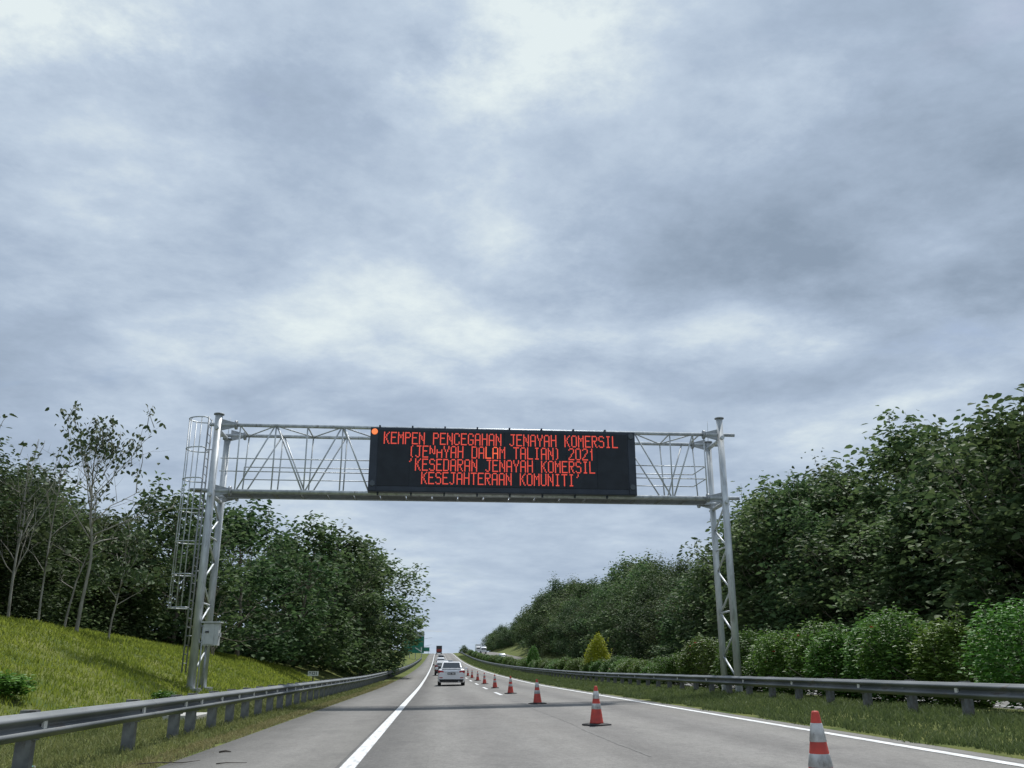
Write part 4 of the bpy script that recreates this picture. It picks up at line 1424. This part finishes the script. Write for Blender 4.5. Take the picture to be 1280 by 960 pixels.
# --- hedge shrubs on the median ---
def shrub_meshes(seed, w, h, n, leaf, mat, taper=0.25, flowers=0, shell=0.55, wide=0.5):
    rng = np.random.default_rng(seed)
    wood = MB()
    for i in range(11):
        az = rng.random() * 6.28
        st, _ = wobble_line(rng, (rng.normal() * .12, rng.normal() * .12, -.25), (math.cos(az) * .5, math.sin(az) * .5, 1), h * (.7 + .25 * rng.random()), 5, .14, .03)
        wood.path(st, [.022, .019, .016, .012, .008, .005], 4)
    lob = rng.normal(size=(16, 3))
    lob /= np.linalg.norm(lob, axis=1)[:, None]
    d = rng.normal(size=(n, 3))
    d /= np.linalg.norm(d, axis=1)[:, None]
    amp = 1 + 0.34 * np.maximum(0, (d @ lob.T) - .72).sum(1) * 2.2 - 0.15
    r = (shell + (1 - shell) * rng.random(n) ** .7) * amp + 0.05 * rng.normal(size=n)
    P = d * r[:, None]
    zz = (P[:, 2] + 1) / 2
    k = 1 - taper * np.clip(zz, 0, 1.1) ** 1.3
    P = np.stack([P[:, 0] * w / 2 * k, P[:, 1] * w / 2 * k, np.maximum(0.06, zz * h * 0.97)], 1)
    # ragged shoots standing out of the bush
    for i in range(42 if taper < .4 else 12):
        a = d[i * 7]
        if a[2] < -.1:
            continue
        root = np.array([a[0] * w / 2 * .85, a[1] * w / 2 * .85, (a[2] + 1) / 2 * h * .9])
        sh, _ = wobble_line(rng, root, (a[0] * .5, a[1] * .5, .9), h * (.10 + .16 * rng.random()), 3, .15, .05)
        wood.path(sh, [.008, .006, .005, .003], 3)
        q = np.concatenate([np.array(sh[1:])] * 4) + rng.normal(size=(12, 3)) * leaf * .35
        P = np.concatenate([P, q])
        d = np.concatenate([d, np.repeat(a[None], 12, 0)])
    zz = P[:, 2] / h
    Vv, Ff, tt = leaves(rng, P, leaf, 0.15, up=0.7, wide=wide, out=d, svar=.4)
    fl = None
    if flowers:
        q = P[(zz > .45)][:flowers]
        q = q + d[(zz > .45)][:flowers] * .08
        pv, pf, pt = [], [], []
        for c in q:
            a, b, c_ = leaves(rng, np.repeat(c[None], 5, 0), .085, -.2, wide=.8)
            pf.append(b + sum(len(x) for x in pv)); pv.append(a); pt.append(c_)
        fl = np_mesh('flowers', np.concatenate(pv), np.concatenate(pf), 'flower_red', np.concatenate(pt))
    return wood.mesh('stems', 'bark', True), np_mesh('foliage', Vv, Ff, mat, tt), fl

def make_shrub(name, M_, label, group=None, cat='shrub'):
    t = thing(name, label, cat, group=group)
    link('stems', M_[0], t)
    link('foliage', M_[1], t)
    if M_[2]:
        tag(link('flowers', M_[2], t), kind='stuff')
    return t

shA = shrub_meshes(401, 2.3, 2.25, 7600, 0.115, 'leaf_shrub', flowers=9)
shB = shrub_meshes(402, 2.5, 2.3, 8000, 0.115, 'leaf_shrub', flowers=3)
shC = shrub_meshes(403, 2.2, 2.2, 7400, 0.12, 'leaf_shrub', flowers=2)
shD = shrub_meshes(404, 3.0, 2.5, 9000, 0.11, 'leaf_shrub_bright')
shT = shrub_meshes(405, 2.15, 3.1, 8000, 0.11, 'leaf_yellow', taper=0.41)
shW = shrub_meshes(406, 3.2, 2.2, 700, 0.42, 'leaf_shrub_bright', taper=.3, shell=.2)
t = make_shrub('hibiscus_bush', shA, 'round hibiscus bush with red flowers left of the right gantry column')
put(t, 12.0, 41.5, .3, 1.02, .98, -.05)
t = make_shrub('bush', shD, 'bright green bush at the right picture edge')
put(t, 12.3, 17.9, 1.2, 1.0, .92, -.05)
t = make_shrub('bush', shC, 'low leafy bush left of the flowering hibiscus bush')
put(t, 12.0, 46.5, 2.3, .8, .72, -.05)
hedge_x = [(12.1, 35.4, 1.0, .96), (12.4, 33.0, 1.0, .98), (12.0, 30.9, .95, .92), (12.5, 29.0, 1.0, .98), (12.1, 27.0, 1.0, .93), (12.5, 25.2, 1.05, 1.0), (12.2, 23.4, 1.05, .98), (12.5, 21.4, 1.0, .95)]
names = ['hedge bush touching the right gantry column on its right', 'second hedge bush right of the gantry column', 'third hedge bush right of the gantry column', 'fourth hedge bush right of the gantry column',
         'middle bush of the hedge behind the right guardrail', 'tall hedge bush with a red flower behind the guardrail', 'hedge bush two places left of the bright green bush', 'hedge bush just left of the bright green bush']
for i, ((x, y, s, sz), lb) in enumerate(zip(hedge_x, names)):
    t = make_shrub('hedge_bush', (shB, shC, shA)[i % 3], lb, 'hedge behind the right guardrail')
    put(t, x, y, rt.uniform(0, 6.28), s, sz, -.05)
y = 50.5
while y < 345:
    t = make_shrub('low_bush', (shB, shC, shA)[rt.randrange(3)], 'low dark bush in the long median row beyond the gantry', 'low median row beyond the gantry')
    s = rt.uniform(.62, .82)
    put(t, 12.1 + rt.uniform(-.3, .3), y, rt.uniform(0, 6.28), s * 1.1, s * .86, -.05)
    y += rt.uniform(1.9, 2.9) if y < 110 else rt.uniform(3.5, 5.5)
t = make_shrub('conical_shrub', shT, 'yellow green conical shrub standing above the low median row')
put(t, 12.35, 70.5, .5, 1.0, 1.0, -.05)
t = make_shrub('conical_shrub', shT, 'smaller green conical shrub farther along the median row')
put(t, 12.35, 119, 1.5, .95, .92, -.05)
for ch in t.children:
    if ch.name.startswith('foliage'):
        ch.data = ch.data.copy()
        ch.data.materials[0] = MATS['leaf_shrub_bright']
for (x, y, s, lb) in ((-7.5, 20.4, .17, 'small weed clump behind the near left rail, second from the edge'), (-8.45, 19.3, .26, 'broad leafy weed at the left picture edge on the bank'), (-7.7, 27.4, .20, 'small weed clump on the bank just left of the gantry foot')):
    t = make_shrub('weed_clump', shW, lb, cat='weed')
    put(t, x, y, 1.0, s, s * .8, -.05)
    if t.children[-1].name.startswith('flowers'):
        bpy.data.objects.remove(t.children[-1])

# ------------------------------------------------------------------ grass
def grass(name, seed, n, sampler, hmin, hmax, w, mat, label, lean=0.45):
    rng = np.random.default_rng(seed)
    XY = sampler(rng, n)
    n = len(XY)
    Z = np.array([ground_z(x, y) for x, y in XY])
    b = np.column_stack([XY, Z - 0.01])
    h = hmin + (hmax - hmin) * rng.random(n) ** 1.6
    dist = np.hypot(XY[:, 0], XY[:, 1])
    ww = w * (0.6 + 0.8 * rng.random(n)) * np.clip(dist / 16, 0.8, 3.0)
    az = rng.random(n) * 6.283
    s = np.stack([np.cos(az), np.sin(az), np.zeros(n)], 1) * ww[:, None] / 2
    ln = rng.normal(size=(n, 2)) * lean
    tip = b + np.column_stack([ln[:, 0] * h, ln[:, 1] * h, h])
    mid = b + np.column_stack([ln[:, 0] * h * .3, ln[:, 1] * h * .3, h * .6])
    V = np.stack([b - s, b + s, mid + s * .7, tip, mid - s * .7], 1).reshape(-1, 3)
    o = (np.arange(n) * 5)[:, None]
    F = np.concatenate([o + np.array([[0, 1, 2]]), o + np.array([[0, 2, 4]]), o + np.array([[4, 2, 3]])], 0)
    patch = 0.5 + 0.5 * np.sin(XY[:, 0] * .8 + 1.3 * np.sin(XY[:, 1] * .5)) * np.sin(XY[:, 1] * .63 + np.sin(XY[:, 0]))
    t = np.repeat(np.clip(rng.beta(2, 2.4, n) * .75 + .3 * patch, 0, 1), 5)
    o = link(name, np_mesh(name, V, F, mat, t))
    return tag(o, label, 'grass', kind='stuff')

def samp_rect(x0, x1, y0, y1, p=1.8):
    """denser towards the camera"""
    def f(rng, n):
        u = rng.random(n)
        y = y0 + (y1 - y0) * u ** p
        x = x0 + (x1 - x0) * rng.random(n)
        return np.column_stack([x, y])
    return f
grass('bank_grass', 1, 120000, samp_rect(-17.5, -6.6, 11, 62, 1.5), .05, .19, .015, 'grass_bank', 'tall yellow green grass covering the left bank')
grass('verge_grass', 2, 60000, samp_rect(-6.8, -3.75, 8.5, 75, 2.0), .03, .14, .014, 'grass_verge', 'short dry grass verge around the left guardrail', .7)
def edge_l(rng, n):
    y = 8.5 + 70 * rng.random(n) ** 2
    fr = 0.16 * np.sin(y * 1.1) + 0.10 * np.sin(y * 2.7 + 1) + 0.06 * np.sin(y * 6.1)
    x = -3.82 + (0.62 + fr) * rng.random(n) ** 1.3
    return np.column_stack([x, y])
grass('verge_edge_grass', 3, 26000, edge_l, .02, .09, .014, 'grass_dry', 'dry straw coloured grass creeping over the shoulder edge', .9)
def edge_r(rng, n):
    y = 9 + 95 * rng.random(n) ** 1.8
    fr = 0.10 * np.sin(y * 1.3) + 0.08 * np.sin(y * 3.1 + 2)
    x = 6.84 + fr + 4.3 * rng.random(n) ** 1.15
    return np.column_stack([x, y])
grass('median_grass', 4, 90000, edge_r, .04, .17, .017, 'grass_median', 'green grass strip between right edge line and guardrail', .6)
grass('far_median_grass', 5, 14000, lambda rng, n: np.column_stack([6.95 + 6 * rng.random(n), 100 + 220 * rng.random(n)]), .12, .3, .03, 'grass_median', 'far green median grass running towards the crest', .6)

# ------------------------------------------------------------------ litter
tw = MB().path([(-3.62, 12.05, .03), (-3.45, 12.2, .035), (-3.15, 12.32, .02), (-2.98, 12.5, .03)], [.007, .008, .006, .003], 5).path([(-3.3, 12.25, .03), (-3.2, 12.6, .06)], [.005, .003], 4)
tag(obj('fallen_twig', tw, 'twig', smooth=True), 'dark fallen twig at the edge of the grass verge', 'twig')
tw = MB().path([(-2.72, 12.25, .012), (-2.60, 12.27, .02), (-2.36, 12.34, .012)], [.008, .006, .003], 5)
tag(obj('fallen_twig', tw, 'twig', smooth=True), 'short dark stick lying on the paved shoulder', 'twig')
tw = MB().path([(-3.06, 13.9, .012), (-2.98, 13.95, .022), (-2.9, 13.93, .012)], [.012, .014, .007], 5)
tag(obj('fallen_twig', tw, 'twig', smooth=True), 'dark scrap on the shoulder edge beyond the twigs', 'twig')
bt = thing('plastic_bottle', 'crushed teal plastic bottle lying in grass beside the near rail post', 'bottle', (-4.85, 11.75, ground_z(-4.85, 11.75) + .05))
bt.rotation_euler = (0, R(90), R(12))
obj('body', MB().lathe([(.02, -.10), (.032, -.095), (.034, -.02), (.030, .0), (.034, .03), (.032, .08), (.014, .11), (.013, .125)], 10), 'bottle_teal', bt, True)
obj('cap', MB().lathe([(.016, .126), (.016, .145)], 10), 'plate_white', bt, True)
